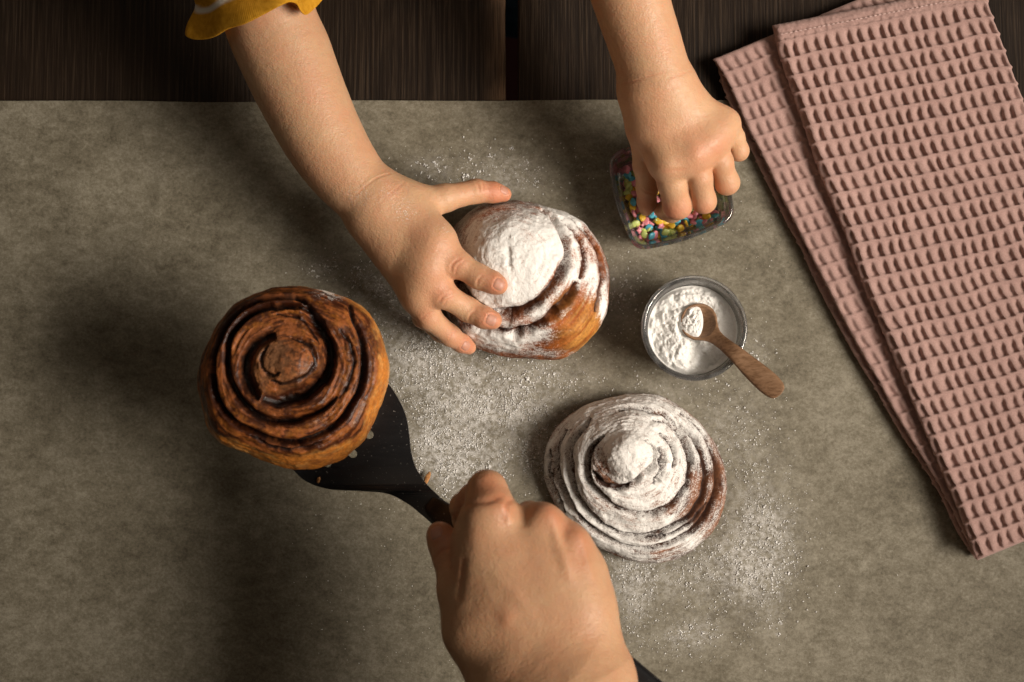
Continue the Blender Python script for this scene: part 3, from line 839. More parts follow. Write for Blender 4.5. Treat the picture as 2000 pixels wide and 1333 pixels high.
def surface_nets(F, lo, h):
    S = F < 0
    c = np.zeros(np.array(F.shape) - 1, np.int8)
    for dx in (0, 1):
        for dy in (0, 1):
            for dz in (0, 1):
                c += S[dx:F.shape[0] - 1 + dx, dy:F.shape[1] - 1 + dy, dz:F.shape[2] - 1 + dz]
    act = np.argwhere((c > 0) & (c < 8))
    idx = np.full(c.shape, -1, np.int64); idx[tuple(act.T)] = np.arange(len(act))
    acc = np.zeros((len(act), 3)); cnt = np.zeros(len(act))
    corners = [(x, y, z) for x in (0, 1) for y in (0, 1) for z in (0, 1)]
    for a in corners:
        for ax in range(3):
            if a[ax]: continue
            b = list(a); b[ax] = 1
            fa = F[tuple((act + a).T)]; fb = F[tuple((act + b).T)]
            k = (fa < 0) != (fb < 0)
            t = fa / (fa - fb + 1e-20)
            q = np.tile(np.array(a, float), (len(act), 1)); q[:, ax] = t
            acc[k] += q[k]; cnt[k] += 1
    v = lo + h * (act + acc / cnt[:, None])
    faces = []
    for ax in range(3):
        sl0 = [slice(None)] * 3; sl1 = [slice(None)] * 3
        sl0[ax] = slice(0, -1); sl1[ax] = slice(1, None)
        e = np.argwhere(S[tuple(sl0)] != S[tuple(sl1)])
        o1, o2 = [(1, 2), (2, 0), (0, 1)][ax]
        k = (e[:, o1] > 0) & (e[:, o2] > 0) & (e[:, o1] < F.shape[o1] - 1) & (e[:, o2] < F.shape[o2] - 1)
        e = e[k]
        s0 = S[tuple(e.T)]
        def cell(d1, d2):
            q = e.copy(); q[:, o1] -= d1; q[:, o2] -= d2
            return idx[tuple(q.T)]
        qd = np.stack([cell(1, 1), cell(0, 1), cell(0, 0), cell(1, 0)], 1)
        qd[~s0] = qd[~s0][:, ::-1]
        faces.append(qd)
    return v, np.concatenate(faces)
def smooth_mesh(v, f, it, lam=0.5):
    e = np.concatenate([f[:, [0, 1]], f[:, [1, 2]], f[:, [2, 3]], f[:, [3, 0]]])
    deg = np.bincount(e.ravel(), minlength=len(v))[:, None]
    for k in range(it):
        l = lam if k % 2 == 0 else -lam * 0.95
        s = np.zeros_like(v)
        for c in range(3):
            s[:, c] = np.bincount(e[:, 0], v[e[:, 1], c], len(v)) + np.bincount(e[:, 1], v[e[:, 0], c], len(v))
        v = v + l * (s / deg - v)
    return v
def vnormals(v, f):
    n = np.cross(v[f[:, 2]] - v[f[:, 0]], v[f[:, 3]] - v[f[:, 1]])
    o = np.zeros_like(v)
    for k in range(4):
        for c in range(3): o[:, c] += np.bincount(f[:, k], n[:, c], len(v))
    return o / (np.linalg.norm(o, axis=1, keepdims=True) + 1e-15)
def limb(js, n=4):                       # a smooth run of joints through the given ones
    q = catmull(np.array(js), n)
    return [(a, b) for a, b in zip(q[:-1], q[1:])]
def J(px, py, zcm, rpx, bvh=None):       # a joint: centre and radius, given as seen and at its height
    z = zcm * 0.01
    r = pm(rpx, z)
    if bvh is not None:
        hit = bvh.ray_cast(Vector(CAM), ray(px, py))
        if hit[0] is not None: z = max(z, hit[0].z + r * 0.86)
    return np.array([*P(px, py, z), pm(rpx, z)])
def build_arm(name, palm, fingers, mat, parent, bone=0, creases=(), bumps=(), ridges=(), flush=(), h=0.00085, nails=(), kp=0.012, kf=0.007, dust=()):
    allp = np.array([q for c in palm for q in c[:2]] + [q for c in fingers for q in c])
    m = allp[:, 3].max() + 0.006
    Fd = Field(allp[:, :3].min(0) - m, allp[:, :3].max(0) + m, h)
    A = Fd.new()
    for i, (a, b) in enumerate(palm):
        Fd.cone(A, a[:3], b[:3], a[3], b[3], 0.0012 if i < bone else kp)
    T = A.copy()
    for ch in fingers:
        B = Fd.new()
        for a, b in zip(ch[:-1], ch[1:]):
            Fd.cone(B, a[:3], b[:3], a[3], b[3], 0.0035)
        T = sm(T, sm(A, B, kf), 0.0011)
        del B
    v, f = surface_nets(T, Fd.lo, h)
    del A, T
    v = smooth_mesh(v, f, 8)
    bv = bvh_of(v, f)
    def hitp(px, py):
        q = bv.ray_cast(Vector(CAM), ray(px, py))
        return np.array(q[0]) if q[0] is not None else None
    n = vnormals(v, f)
    disp = np.zeros(len(v)); fls = np.zeros(len(v)); du = np.zeros(len(v))
    for pts, dep, wid in creases:
        q = catmull(np.array(pts, float), 6)
        line = [hitp(*a) for a in q]; line = np.array([a for a in line if a is not None])
        if len(line) < 3: continue
        d, par, _ = poly_dist(v, line)
        disp -= 1.1 * dep * 1e-3 * np.exp(-(d / (wid * 0.8e-3)) ** 2) * (0.35 + 0.65 * np.sin(np.clip(par, 0, 1) * math.pi))
        disp += 0.35 * dep * 1e-3 * np.exp(-((d - 2.2e-3 * wid) / (1.6e-3 * wid)) ** 2)
        fls += 0.16 * np.exp(-(d / (wid * 1.0e-3)) ** 2)
    for pts, amp, wid in ridges:
        q = catmull(np.array(pts, float), 6)
        line = [hitp(*a) for a in q]; line = np.array([a for a in line if a is not None])
        if len(line) < 3: continue
        d, par, _ = poly_dist(v, line)
        disp += amp * 1e-3 * np.exp(-(d / (wid * 1e-3)) ** 2) * np.sin(np.clip(par, 0.02, 0.98) * math.pi) ** 0.6
    for (x, y, amp, wid) in bumps:
        q = hitp(x, y)
        if q is None: continue
        d = np.linalg.norm(v - q, axis=1)
        disp += amp * 1e-3 * np.exp(-(d / (wid * 1e-3)) ** 2)
    for (x, y, amp, wid) in flush:
        q = hitp(x, y)
        if q is None: continue
        fls += amp * np.exp(-(np.linalg.norm(v - q, axis=1) / (wid * 1e-3)) ** 2)
    for (x, y, amp, wid) in dust:
        q = hitp(x, y)
        if q is None: continue
        du += amp * np.exp(-(np.linalg.norm(v - q, axis=1) / (wid * 1e-3)) ** 2)
    nail_data = []
    for (x, y, dx, dy, wpx, lpx) in nails:
        q = bv.ray_cast(Vector(CAM), ray(x, y))
        if q[0] is None: continue
        c, nn = np.array(q[0]), np.array(q[1])
        k = np.argsort(((v - c) ** 2).sum(1))[:60]
        nn = n[k].mean(0); nn /= np.linalg.norm(nn)
        D = P(x + dx, y + dy, c[2])
        hd = bv.ray_cast(Vector(CAM), ray(x + dx, y + dy))
        if hd[0] is not None and abs(hd[0].z - c[2]) < 0.01: D = np.array(hd[0])
        fd = D - c; fd -= nn * (fd @ nn); fd /= np.linalg.norm(fd)
        sd = np.cross(nn, fd)
        hwid, hlen = pm(wpx, c[2]) / 2, pm(lpx, c[2]) / 2
        NU, NV = 17, 17
        g_ = []; base = []
        for a in np.linspace(-1, 1, NU):
            for b_ in np.linspace(-1, 1, NV):
                # rounded nail plan
                uu = a * math.sqrt(max(0, 1 - 0.38 * b_ * b_)); ww = b_ * math.sqrt(max(0, 1 - 0.30 * a * a))
                pnt = c + fd * hlen * uu + sd * hwid * ww + nn * 0.006
                hh = bv.ray_cast(Vector(pnt), Vector(-nn), 0.02)
                s_ = np.array(hh[0]) if hh[0] is not None else pnt - nn * 0.0065
                ed = max(abs(a), abs(b_))
                g_.append(s_ + nn * (0.00028 * (1 - ed ** 6) - 0.0002 * ed ** 6))
        g_ = np.array(g_)
        nail_data.append(g_)
        # nail fold in the skin
        rel = v - c
        uu = (rel @ fd) / hlen; ww = (rel @ sd) / hwid; hh = rel @ nn
        rr = (np.abs(uu) ** 3 + np.abs(ww) ** 3) ** (1 / 3)
        near = np.exp(-(hh / 0.004) ** 2)
        disp += near * (0.00035 * np.exp(-((rr - 1.22) / 0.13) ** 2) * sstep(1.0, -0.2, uu) - 0.0002 * np.exp(-((rr - 1.0) / 0.12) ** 2))
        fls += near * 0.07 * np.exp(-((rr - 1.1) / 0.4) ** 2)
    v = v + n * disp[:, None]
    v = v + n * (0.00010 * fbm(v * 240, 2) + 0.00028 * fbm(v * 42, 2))[:, None]
    me = raw_mesh(name, v, f)
    attr(me, 'flush', np.clip(fls * 1.7 + 0.10 * sstep(-0.1, 0.5, fbm(v * 55 + 3, 3)), 0, 0.85)); attr(me, 'dust', np.clip(du, 0, 1))
    o = obj(name, me, mat, parent)
    for g_ in nail_data:
        nm = raw_mesh('fingernail', g_, grid_faces(17, 17))
        no = obj('fingernail', nm, M_NAIL, o)
        no.matrix_parent_inverse = Matrix.Translation(parent.location).inverted()
        no.matrix_parent_inverse = Matrix.Identity(4)
    return o, bv

child = empty('person', (0, 0, 0))
tag(child, 'child in a yellow sleeve, one hand on a bun and one in the sprinkle dish', 'person')

# right arm of the child: hand on the sugared bun
fa = [J(440, -330, 11.5, 100), J(490, -120, 9.6, 96), J(525, 30, 7.9, 90), J(558, 110, 7.2, 90), J(592, 190, 6.8, 84), J(640, 285, 6.3, 76), J(690, 355, 6.0, 66), J(735, 398, 5.9, 58)]
palm = limb(fa)
W = [J(748, 388, 5.8, 42), J(748, 402, 5.9, 46), J(742, 412, 5.9, 46), J(736, 425, 5.7, 42), J(732, 432, 5.4, 38)]
MC = [J(800, 402, 5.7, 36), J(846, 475, 6.5, 32), J(834, 525, 6.3, 31), J(822, 572, 5.7, 28), J(812, 585, 4.6, 22)]
palm += [(a, b) for a, b in zip(W, MC)]
palm += [(MC[0], MC[1]), (MC[1], MC[2]), (MC[2], MC[3])]
fingers = [
    [MC[0], J(866, 388, 5.2, 27), J(930, 374, 4.4, 22.5), J(962, 376, 4.1, 20), J(984, 380, 3.9, 15.5)],
    [MC[1], J(893, 515, 6.6, 26.5, BVH1), J(936, 541, 6.0, 23.5, BVH1), J(962, 552, 5.8, 21, BVH1), J(974, 558, 5.6, 18, BVH1)],
    [MC[2], J(866, 575, 6.1, 25.5, BVH1), J(915, 605, 5.0, 23, BVH1), J(945, 620, 4.4, 20.5, BVH1), J(962, 626, 4.2, 18, BVH1)],
    [MC[3], J(838, 620, 5.0, 22.5, BVH1), J(880, 656, 3.6, 19.5, BVH1), J(902, 671, 2.9, 17, BVH1), J(916, 679, 2.5, 14.5, BVH1)],
    [MC[4], J(824, 622, 3.4, 17), J(858, 652, 2.2, 15), J(882, 668, 1.7, 12)],
]
c2 = lambda *p: crop(p, *C2)
crs = [(c2((95, 225), (180, 150), (260, 90), (340, 65)), .30, .6), (c2((330, 205), (380, 165), (435, 120)), .18, .6),
       (c2((735, 700), (745, 655), (790, 620)), .5, .7), (c2((765, 722), (778, 670), (815, 640)), .35, .6), (c2((905, 795), (912, 760), (940, 730)), .45, .7),
       (c2((655, 905), (680, 870), (735, 845)), .5, .7), (c2((690, 925), (710, 890), (750, 865)), .3, .6), (c2((850, 1020), (862, 985), (895, 955)), .45, .7),
       (c2((545, 1010), (570, 985), (610, 965)), .3, .7), (c2((900, 125), (915, 150), (925, 185)), .4, .7), (c2((940, 125), (948, 150), (945, 180)), .35, .6), (c2((725, 1140), (740, 1110), (770, 1085)), .3, .6)]
flu = [(893, 515, .25, 8), (866, 575, .25, 8), (975, 556, .5, 9), (962, 626, .5, 9), (916, 679, .55, 9), (985, 378, .6, 9), (960, 372, .3, 9), (846, 480, .12, 10), (835, 545, .15, 10), (880, 650, .2, 9), (838, 620, .2, 8)]
nails = [(976, 556, 20, 9, 23, 24), (960, 626, 20, 8, 23, 23), (911, 677, 16, 9, 19, 20), (985, 371, 16, 3, 17, 20)]
bmp = [(846, 480, .7, 9), (834, 530, .7, 8)]
arm1, bva1 = build_arm('arm', palm, fingers, M_CHILD, child, creases=crs, bone=28, bumps=bmp, ridges=[], flush=flu, nails=nails, dust=[(790, 412, 1.0, 6), (700, 385, .4, 10), (760, 372, .5, 6), (870, 445, .5, 6)])
arm1['label'] = 'right arm with its hand spread over the sugared bun'

# left arm of the child: fingers in the sprinkle dish
fa = [J(1150, -330, 12.5, 92), J(1192, -150, 10.6, 86), J(1230, -10, 9.2, 74), J(1258, 80, 8.5, 70), J(1280, 150, 8.0, 68)]
palm = limb(fa)
W = [J(1260, 190, 7.4, 42), J(1270, 185, 7.7, 46), J(1290, 180, 7.8, 48), J(1310, 185, 7.7, 46), J(1320, 192, 7.4, 40)]
MC = [J(1266, 250, 6.8, 42), J(1306, 316, 7.2, 32), J(1353, 297, 7.4, 28), J(1388, 270, 7.2, 26), J(1414, 242, 6.8, 22)]
palm += [(a, b) for a, b in zip(W, MC)]
palm += [(MC[1], MC[2]), (MC[2], MC[3]), (MC[3], MC[4])]
fingers = [
    [MC[0], J(1262, 322, 5.4, 25), J(1264, 368, 4.2, 20), J(1263, 393, 3.2, 18), J(1262, 408, 2.6, 14)],
    [MC[1], J(1314, 358, 6.5, 28.5), J(1323, 400, 5.4, 28), J(1312, 414, 4.0, 20), J(1298, 411, 2.9, 17), J(1288, 409, 2.5, 12)],
    [MC[2], J(1366, 346, 6.8, 24), J(1375, 393, 5.6, 23), J(1374, 396, 4.4, 18), J(1362, 372, 4.0, 15)],
    [MC[3], J(1408, 316, 6.6, 23), J(1420, 357, 5.6, 23), J(1414, 350, 4.5, 18), J(1400, 330, 4.4, 15)],
    [MC[4], J(1434, 268, 6.4, 19), J(1443, 295, 5.8, 18.5), J(1434, 290, 4.8, 15), J(1420, 285, 4.8, 12)],
]
c3 = lambda *p: crop(p, 2.665, 1130, 0)
crs = [(c3((225, 440), (300, 420), (380, 395), (450, 378)), .22, .6), (c3((480, 410), (540, 385), (590, 372)), .14, .7), (c3((330, 985), (350, 1000), (400, 1015)), .4, .7), (c3((440, 890), (500, 885), (560, 880)), .18, 1.0)]
bmp = [(1308, 322, 1.1, 7), (1358, 302, 1.2, 6.5), (1394, 275, 1.1, 6.5), (1420, 246, .7, 6)]
flu = [(1370, 300, .25, 10), (1405, 290, .25, 9), (1323, 420, .3, 9), (1374, 412, .35, 8), (1419, 375, .25, 8), (1263, 405, .3, 8), (1298, 412, .4, 7), (1310, 335, .12, 10)]
arm2, _ = build_arm('arm', palm, fingers, M_CHILD, child, 16, crs, bmp, [], flu, kf=0.0032)
arm2['label'] = 'bare left arm with its fingers pinching sprinkles in the dish'

# sleeve of the right arm
edge = [(362, 70, 10.0), (378, 78, 10.4), (405, 77, 11.2), (425, 70, 12.0), (445, 58, 12.8), (480, 47, 13.8), (520, 27, 14.4), (548, 12, 14.7), (566, 5, 14.6), (580, 9, 14.3), (588, 22, 13.9), (597, 30, 13.4), (608, 24, 12.8), (622, 10, 12.0), (632, -4, 11.0),
        (622, -10, 9.0), (590, 2, 7.6), (540, 22, 7.0), (480, 40, 6.9), (440, 52, 7.2), (415, 40, 8.0), (404, 30, 8.8), (388, 40, 9.2), (372, 55, 9.5)]
E = np.array([P(x, y, z * .01 - .026) for x, y, z in edge])
E = catmull(E, 8, closed=True)
NE = len(E); NS = 40
cen0 = P(478, -160, 0.101); r0 = pm(135, 0.10)
k0 = int(np.argmin(E[:, 0]))
angs = np.arctan2(E[:, 2] - 0.079, (E[:, 0] - P(500, 40, 0.079)[0]))
# walk round the arm in the same sense as the cuff
ph = np.unwrap(angs); ph = np.linspace(ph[0], ph[0] + np.sign(ph[-1] - ph[0]) * 2 * math.pi * (1 - 1 / NE), NE)
axd = (P(560, 110, .072) - P(490, -120, .096)); axd /= np.linalg.norm(axd)
sdv = np.cross(axd, [0, 0, 1]); sdv /= np.linalg.norm(sdv); upv = np.cross(sdv, axd); 
if sdv[0] < 0: sdv = -sdv
T0 = np.array([cen0 + r0 * (sdv * math.cos(a) + np.array([0, 0, 1]) * math.sin(a) * 0.95) for a in ph])
gs = []
for i in range(NS):
    t = i / (NS - 1)
    q = T0 * (1 - t) + E * t
    # narrower just above the flared cuff
    cax = cen0 * (1 - t) + P(508, 40, .080) * t
    sq = 1 - 0.16 * math.exp(-((t - 0.72) / 0.16) ** 2)
    q = cax + (q - cax) * sq
    fold = 0.0022 * np.sin(ph * 5 + 3 * t) * t * (1 - t) * 4
    q = q + (q - cax) / (np.linalg.norm(q - cax, axis=1, keepdims=True)) * fold[:, None]
    gs.append(q)
gs = np.array(gs)
me = raw_mesh('sleeve', gs.reshape(-1, 3), grid_faces(NS, NE, wrap_m=True))
tt = np.repeat(np.linspace(0, 1, NS), NE); aa = np.tile(np.arange(NE) / NE, NS)
st = np.zeros(NS * NE)
for m_ in (0.18, 0.44, 0.70):
    st = np.maximum(st, sstep(0.032, 0.022, np.abs(tt - m_ - 0.05 * np.sin(aa * 2 * math.pi + 1))))
attr(me, 'stripe', st); attr(me, 'rib', aa * 2 * math.pi * 260)
o = obj('sleeve', me, m_sleeve(), child)
md = o.modifiers.new('thick', 'SOLIDIFY'); md.thickness = 0.0013; md.offset = 0
md = o.modifiers.new('round', 'SUBSURF'); md.levels = 1; md.render_levels = 1

# adult hand on the spatula handle
adult = empty('person', (0, 0, 0))
tag(adult, 'adult reaching in from the bottom edge and gripping the black spatula handle', 'person')
fa = [J(1330, 2260, 22.0, 205), J(1250, 1960, 19.5, 190), J(1180, 1690, 17.5, 166), J(1120, 1480, 16.5, 145), J(1092, 1360, 15.8, 118)]
palm = limb(fa)
W = [J(985, 1310, 15.2, 62), J(1015, 1300, 15.6, 62), J(1060, 1300, 15.8, 62), J(1115, 1300, 15.8, 60), J(1152, 1290, 15.5, 54)]
MC = [J(938, 1230, 15.0, 58), J(956, 1008, 16.2, 46), J(1056, 1026, 16.2, 38), J(1108, 1066, 15.9, 36), J(1138, 1120, 15.4, 36)]
palm += [(a, b) for a, b in zip(W, MC)]
palm += [(fa[-1], q) for q in (W[1], W[2], W[3])] + [(J(1085, 1440, 16.2, 120), J(1010, 1330, 15.5, 75)), (J(1120, 1440, 16.3, 125), J(1146, 1330, 15.6, 70))]
palm += [(J(1000, 1100, 15.6, 60), J(1090, 1120, 15.7, 60)), (J(1010, 1190, 15.6, 70), J(1120, 1200, 15.7, 70)), (MC[0], J(930, 1060, 15.6, 44))]
fingers = [
    [MC[0], J(905, 1150, 14.6, 50), J(879, 1088, 13.9, 32.5), J(866, 1058, 13.7, 30), J(858, 1044, 13.6, 25)],
    [MC[1], J(951, 958, 15.6, 38), J(925, 975, 14.0, 29), J(906, 990, 13.0, 26), J(905, 1018, 12.0, 22)],
    [MC[2], J(1034, 1010, 13.6, 29), J(1012, 1050, 11.6, 25), J(1036, 1085, 11.2, 21)],
    [MC[3], J(1086, 1058, 13.4, 28), J(1062, 1100, 11.4, 24), J(1086, 1130, 11.0, 20)],
    [MC[4], J(1122, 1116, 13.2, 25), J(1100, 1150, 11.6, 21), J(1120, 1172, 11.2, 18)],
]
c5 = lambda *p: crop(p, 2.942, 800, 880)
crs = [(c5((145, 625), (180, 580), (235, 560)), .6, 1.0), (c5((310, 640), (300, 740), (285, 840)), .9, 2.2), (c5((330, 310), (400, 300), (470, 295), (530, 270)), .8, 2.2), (c5((600, 280), (560, 300), (545, 340), (550, 400)), .7, 2.0)]
rdg = [(c5((520, 300), (555, 370), (570, 430)), 1.6, 2.6), (c5((800, 340), (835, 450), (880, 600), (930, 760)), 1.3, 3.2), (c5((950, 460), (1010, 600), (1060, 760)), .9, 3.2), (c5((350, 380), (370, 520), (400, 700)), .5, 5), (c5((690, 300), (660, 370), (650, 450)), -1.6, 3.6), (c5((900, 430), (880, 500), (900, 590)), -1.1, 3.4), (c5((450, 700), (600, 820), (720, 980)), .5, 3), (c5((310, 210), (306, 300), (308, 400)), -.8, 2.2)]
bmp = [(955, 975, .8, 8), (1066, 1000, 2.0, 6.5), (1128, 1045, 1.8, 7), (975, 985, 1.0, 5), (986, 1206, 0.9, 5), (975, 1209, -0.35, 4)]
flu = [(1066, 1000, .3, 9), (1128, 1045, .3, 9), (950, 940, .25, 10), (858, 1045, .45, 11), (900, 985, .4, 10), (975, 985, .2, 7), (880, 1090, .2, 12), (955, 945, .2, 9), (1000, 990, .15, 7), (1095, 1020, .25, 7), (985, 1205, .25, 5), (1140, 1100, .2, 9)]
arm3, _ = build_arm('arm', palm, fingers, M_ADULT, adult, 16, crs, bmp, rdg, flu, h=0.0010, kp=0.016, kf=0.009, nails=[(851, 1040, -8, -20, 26, 27)])
arm3['label'] = 'right arm gripping the handle with the thumb on the left'

# ================================================================== GLASS DISH WITH SPRINKLES
def ring_loft(rings, name, mat, parent=None, close0=True, close1=True):
    v, f = loft(rings, close0, close1)
    return obj(name, fix_normals(raw_mesh(name, v, f)), mat, parent)
DH = 0.033
dcs = [P(x, y, DH)[:2] for x, y in ((1186, 304), (1241, 491), (1437, 428), (1382, 241))]
dcen = np.mean(dcs, 0)
ex = ((dcs[3] - dcs[0]) + (dcs[2] - dcs[1])) / 4; ey = ((dcs[0] - dcs[1]) + (dcs[3] - dcs[2])) / 4
def sq_ring(scale, z, n=120, round_=7.0, off=0.0):
    out = []
    for a in np.linspace(0, 2 * math.pi, n, endpoint=False):
        c, s = math.cos(a), math.sin(a)
        r = (abs(c) ** round_ + abs(s) ** round_) ** (-1 / round_)
        bul = 1.055 + 0.06 * (math.cos(2 * a) ** 2)      # sides bow outwards between the corners
        q = dcen + (ex * c + ey * s) * r * bul * scale * 0.985
        q = q + (q - dcen) / np.linalg.norm(q - dcen) * off
        out.append((q[0], q[1], z))
    return out
b0 = 0.0022
th = 0.0030
rings = [sq_ring(.40, b0 + .0008), sq_ring(.70, b0 + .0004), sq_ring(.77, b0), sq_ring(.805, b0 + .0012), sq_ring(.845, b0 + .008), sq_ring(.905, b0 + .018), sq_ring(.95, b0 + .024), sq_ring(.99, DH - .003), sq_ring(1.0, DH - .001), sq_ring(1.0, DH, off=-.0008), sq_ring(1.0, DH + .0004, off=-.0018),
         sq_ring(1.0, DH, off=-.0029), sq_ring(.995, DH - .0012, off=-th), sq_ring(.985, DH - .003, off=-th), sq_ring(.945, b0 + .024, off=-th), sq_ring(.90, b0 + .018, off=-th), sq_ring(.84, b0 + .009, off=-th), sq_ring(.80, b0 + .0062, off=-th), sq_ring(.74, b0 + .005, off=-th), sq_ring(.40, b0 + .005)]
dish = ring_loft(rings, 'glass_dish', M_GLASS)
tag(dish, 'square clear glass dish with bowed sides holding colourful sprinkles', 'dish')

# sprinkles
def outline_shape(kind):
    pts = []
    for a in np.linspace(0, 2 * math.pi, 20, endpoint=False):
        if kind == 0: r = 1.0 - 0.10 * math.cos(2 * a)
        elif kind == 1: r = 0.78 + 0.26 * abs(math.cos(2 * a)) - 0.18 * abs(math.sin(a)) ** 6          # butterfly
        elif kind == 2: r = 0.80 + 0.20 * math.cos(5 * a)                                                # flower
        else:
            r = 0.72 + 0.30 * (1 - abs(math.sin(a / 2 + math.pi / 4))) * 1.2 + 0.1 * math.cos(a * 3)      # drop
        pts.append((r * math.cos(a), r * math.sin(a)))
    return np.array(pts)
def sprinkle_mesh(kind):
    o = outline_shape(kind) * 0.0027
    t = 0.0009
    rings = [np.column_stack([o * .82, np.full(20, -t)]), np.column_stack([o, np.full(20, -t * .5)]), np.column_stack([o, np.full(20, t * .5)]), np.column_stack([o * .82, np.full(20, t)])]
    v, f = loft(rings)
    return fix_normals(raw_mesh('sprinkle', v, f))
cols = {'pink': (0.76, 0.27, 0.31), 'yellow': (0.84, 0.54, 0.05), 'blue': (0.10, 0.45, 0.58), 'green': (0.52, 0.60, 0.18)}
mats = {k: m_simple('sprinkle_' + k, c, 0.38, 0.45, 500, 0.10, sss=0.15) for k, c in cols.items()}
names = {(k, s): None for k in cols for s in range(4)}
shape_word = ['round flat', 'butterfly shaped', 'flower shaped', 'drop shaped']
for k in cols:
    for s in range(4):
        me_ = sprinkle_mesh(s); me_.materials.append(mats[k]); names[(k, s)] = me_
floor_z = b0 + 0.0052
def in_dish(q, m):
    d = np.array(q) - dcen
    M2 = np.stack([ex, ey], 1)
    a, b = np.linalg.solve(M2, d)
    return abs(a) < m and abs(b) < m
placed = []
tries = 0
seq = ['pink', 'pink', 'yellow', 'blue', 'green', 'pink', 'blue', 'pink', 'yellow', 'green']
dens = [(1305, 462, 66, 18, 1.3), (1255, 438, 28, 36, 1.1), (1225, 372, 16, 42, .85), (1245, 345, 22, 30, .7), (1360, 440, 40, 12, .7), (1388, 425, 14, 14, .55), (1310, 420, 50, 25, .55)]
def too_close(q, z, dmin):
    for (a, zz) in placed:
        if abs(zz - z) < 0.0017 and (a[0] - q[0]) ** 2 + (a[1] - q[1]) ** 2 < dmin ** 2: return True
    return False
nsp = 0
for layer, (zc, want) in enumerate(((0.0008, 105), (0.0026, 80), (0.0044, 52), (0.0062, 20))):
    got = 0; tries = 0
    while got < want and tries < 4000:
        tries += 1
        x, y, a, b, s = random.choices(dens, weights=[d[2] * d[3] * d[4] for d in dens])[0]
        q = P(random.gauss(x, a * .62), random.gauss(y, b * .62), floor_z + zc)
        if not in_dish(q[:2], 0.73 + 0.022 * layer): continue
        if too_close(q, floor_z + zc, 0.0040): continue
        placed.append((q[:2], floor_z + zc))
        x, y = proj(np.array(q)); k = random.choice(seq); s = random.choices([0, 1, 2, 3], weights=[3, 4, 2, 2])[0]
        o = bpy.data.objects.new('sprinkle', names[(k, s)]); COL.objects.link(o)
        o.location = q
        tl = 0.25 if layer == 0 else 0.55
        ex_ = random.gauss(0, tl); ey_ = random.gauss(0, tl)
        if layer > 0 and random.random() < 0.22: ex_ = random.choice([-1, 1]) * random.uniform(.8, 1.3)
        o.rotation_euler = (ex_, ey_, random.uniform(0, 6.28))
        o.location.z += 0.0006 + abs(math.sin(ex_)) * 0.0012
        where = ('by the left wall of the dish' if x < 1240 else 'under the fingertips in the dish' if y < 425 and 1262 < x < 1340 else 'near the right corner of the dish' if x > 1352 else "in the dish's front left corner" if x < 1285 else 'along the front wall of the dish')
        how = 'upright ' if abs(ex_) > .75 else 'tilted ' if max(abs(ex_), abs(ey_)) > .4 else ''
        tag(o, '%s%s %s sprinkle %s, %s' % (how, shape_word[s], k, where, ('bottom layer', 'lower pile', 'upper pile', 'pile top')[layer]), 'sprinkle', 'sprinkles in the square glass dish')
        got += 1; nsp += 1

# ================================================================== ROUND GLASS BOWL, ICING SUGAR, SPOON
BH = 0.038
bc = P(1356.5, 640.5, BH)[:2]
RB = pm(103.5, BH)
def circ(r, z, n=96):
    return [(bc[0] + r * math.cos(a), bc[1] + r * math.sin(a), z) for a in np.linspace(0, 2 * math.pi, n, endpoint=False)]
rings = [circ(RB * .3, b0 + .0010), circ(RB * .60, b0 + .0006), circ(RB * .68, b0), circ(RB * .73, b0 + .0010), circ(RB * .80, b0 + .006), circ(RB * .88, b0 + .014), circ(RB * .935, b0 + .023), circ(RB * .962, BH - .006), circ(RB * .975, BH - .0035), circ(RB * 1.0, BH - .0026), circ(RB * 1.005, BH - .0012), circ(RB * .993, BH - .0001), circ(RB * .965, BH + .0004), circ(RB * .93, BH), circ(RB * .90, BH - .0010),
         circ(RB * .888, BH - .003), circ(RB * .87, b0 + .023), circ(RB * .81, b0 + .014), circ(RB * .72, b0 + .0075), circ(RB * .6, b0 + .0048), circ(RB * .3, b0 + .0042)]
bowl = ring_loft(rings, 'glass_bowl', M_GLASS_DUSTY_LIFT)
tag(bowl, 'small round clear glass bowl filled with icing sugar', 'bowl')
# sugar body: heaped top, sides following the inside of the bowl
NRr, NA = 110, 260
zt = 0.0252
A = np.linspace(0, 2 * math.pi, NA, endpoint=False)
rt = np.linspace(0, 1, NRr)
rmax = RB * 0.856
Xs = bc[0] + rt[:, None] * rmax * np.cos(A); Ys = bc[1] + rt[:, None] * rmax * np.sin(A)
q = np.stack([Xs, Ys, Xs * 0], -1)
spx, spy = proj(np.stack([Xs, Ys, Xs * 0 + zt], -1))
hz = 0.0026 * fbm(q * 90 + 3, 3) + 0.0016 * fbm(q * 260, 3) + 0.0008 * fbm(q * 700, 3)
smooth_patch = np.exp(-(((spx - 1425) / 26) ** 2 + ((spy - 645) / 34) ** 2))
hz = hz * (1 - 0.92 * np.clip(smooth_patch * 1.6, 0, 1))
hz = hz + 0.0045 * np.exp(-(((spx - 1320) / 26) ** 2 + ((spy - 640) / 60) ** 2)) - 0.0045 * np.exp(-(((spx - 1385) / 26) ** 2 + ((spy - 690) / 24) ** 2)) - 0.0012 * smooth_patch + 0.003 * np.exp(-(((spx - 1350) / 60) ** 2 + ((spy - 585) / 14) ** 2)) + 0.003 * np.exp(-(((spx - 1330) / 14) ** 2 + ((spy - 690) / 30) ** 2)) - 0.004 * np.exp(-(((spx - 1366) / 34) ** 2 + ((spy - 628) / 34) ** 2))
Zs = zt + hz * sstep(1.0, 0.9, rt)[:, None]
gtop = np.stack([Xs, Ys, Zs], -1)
dn = []
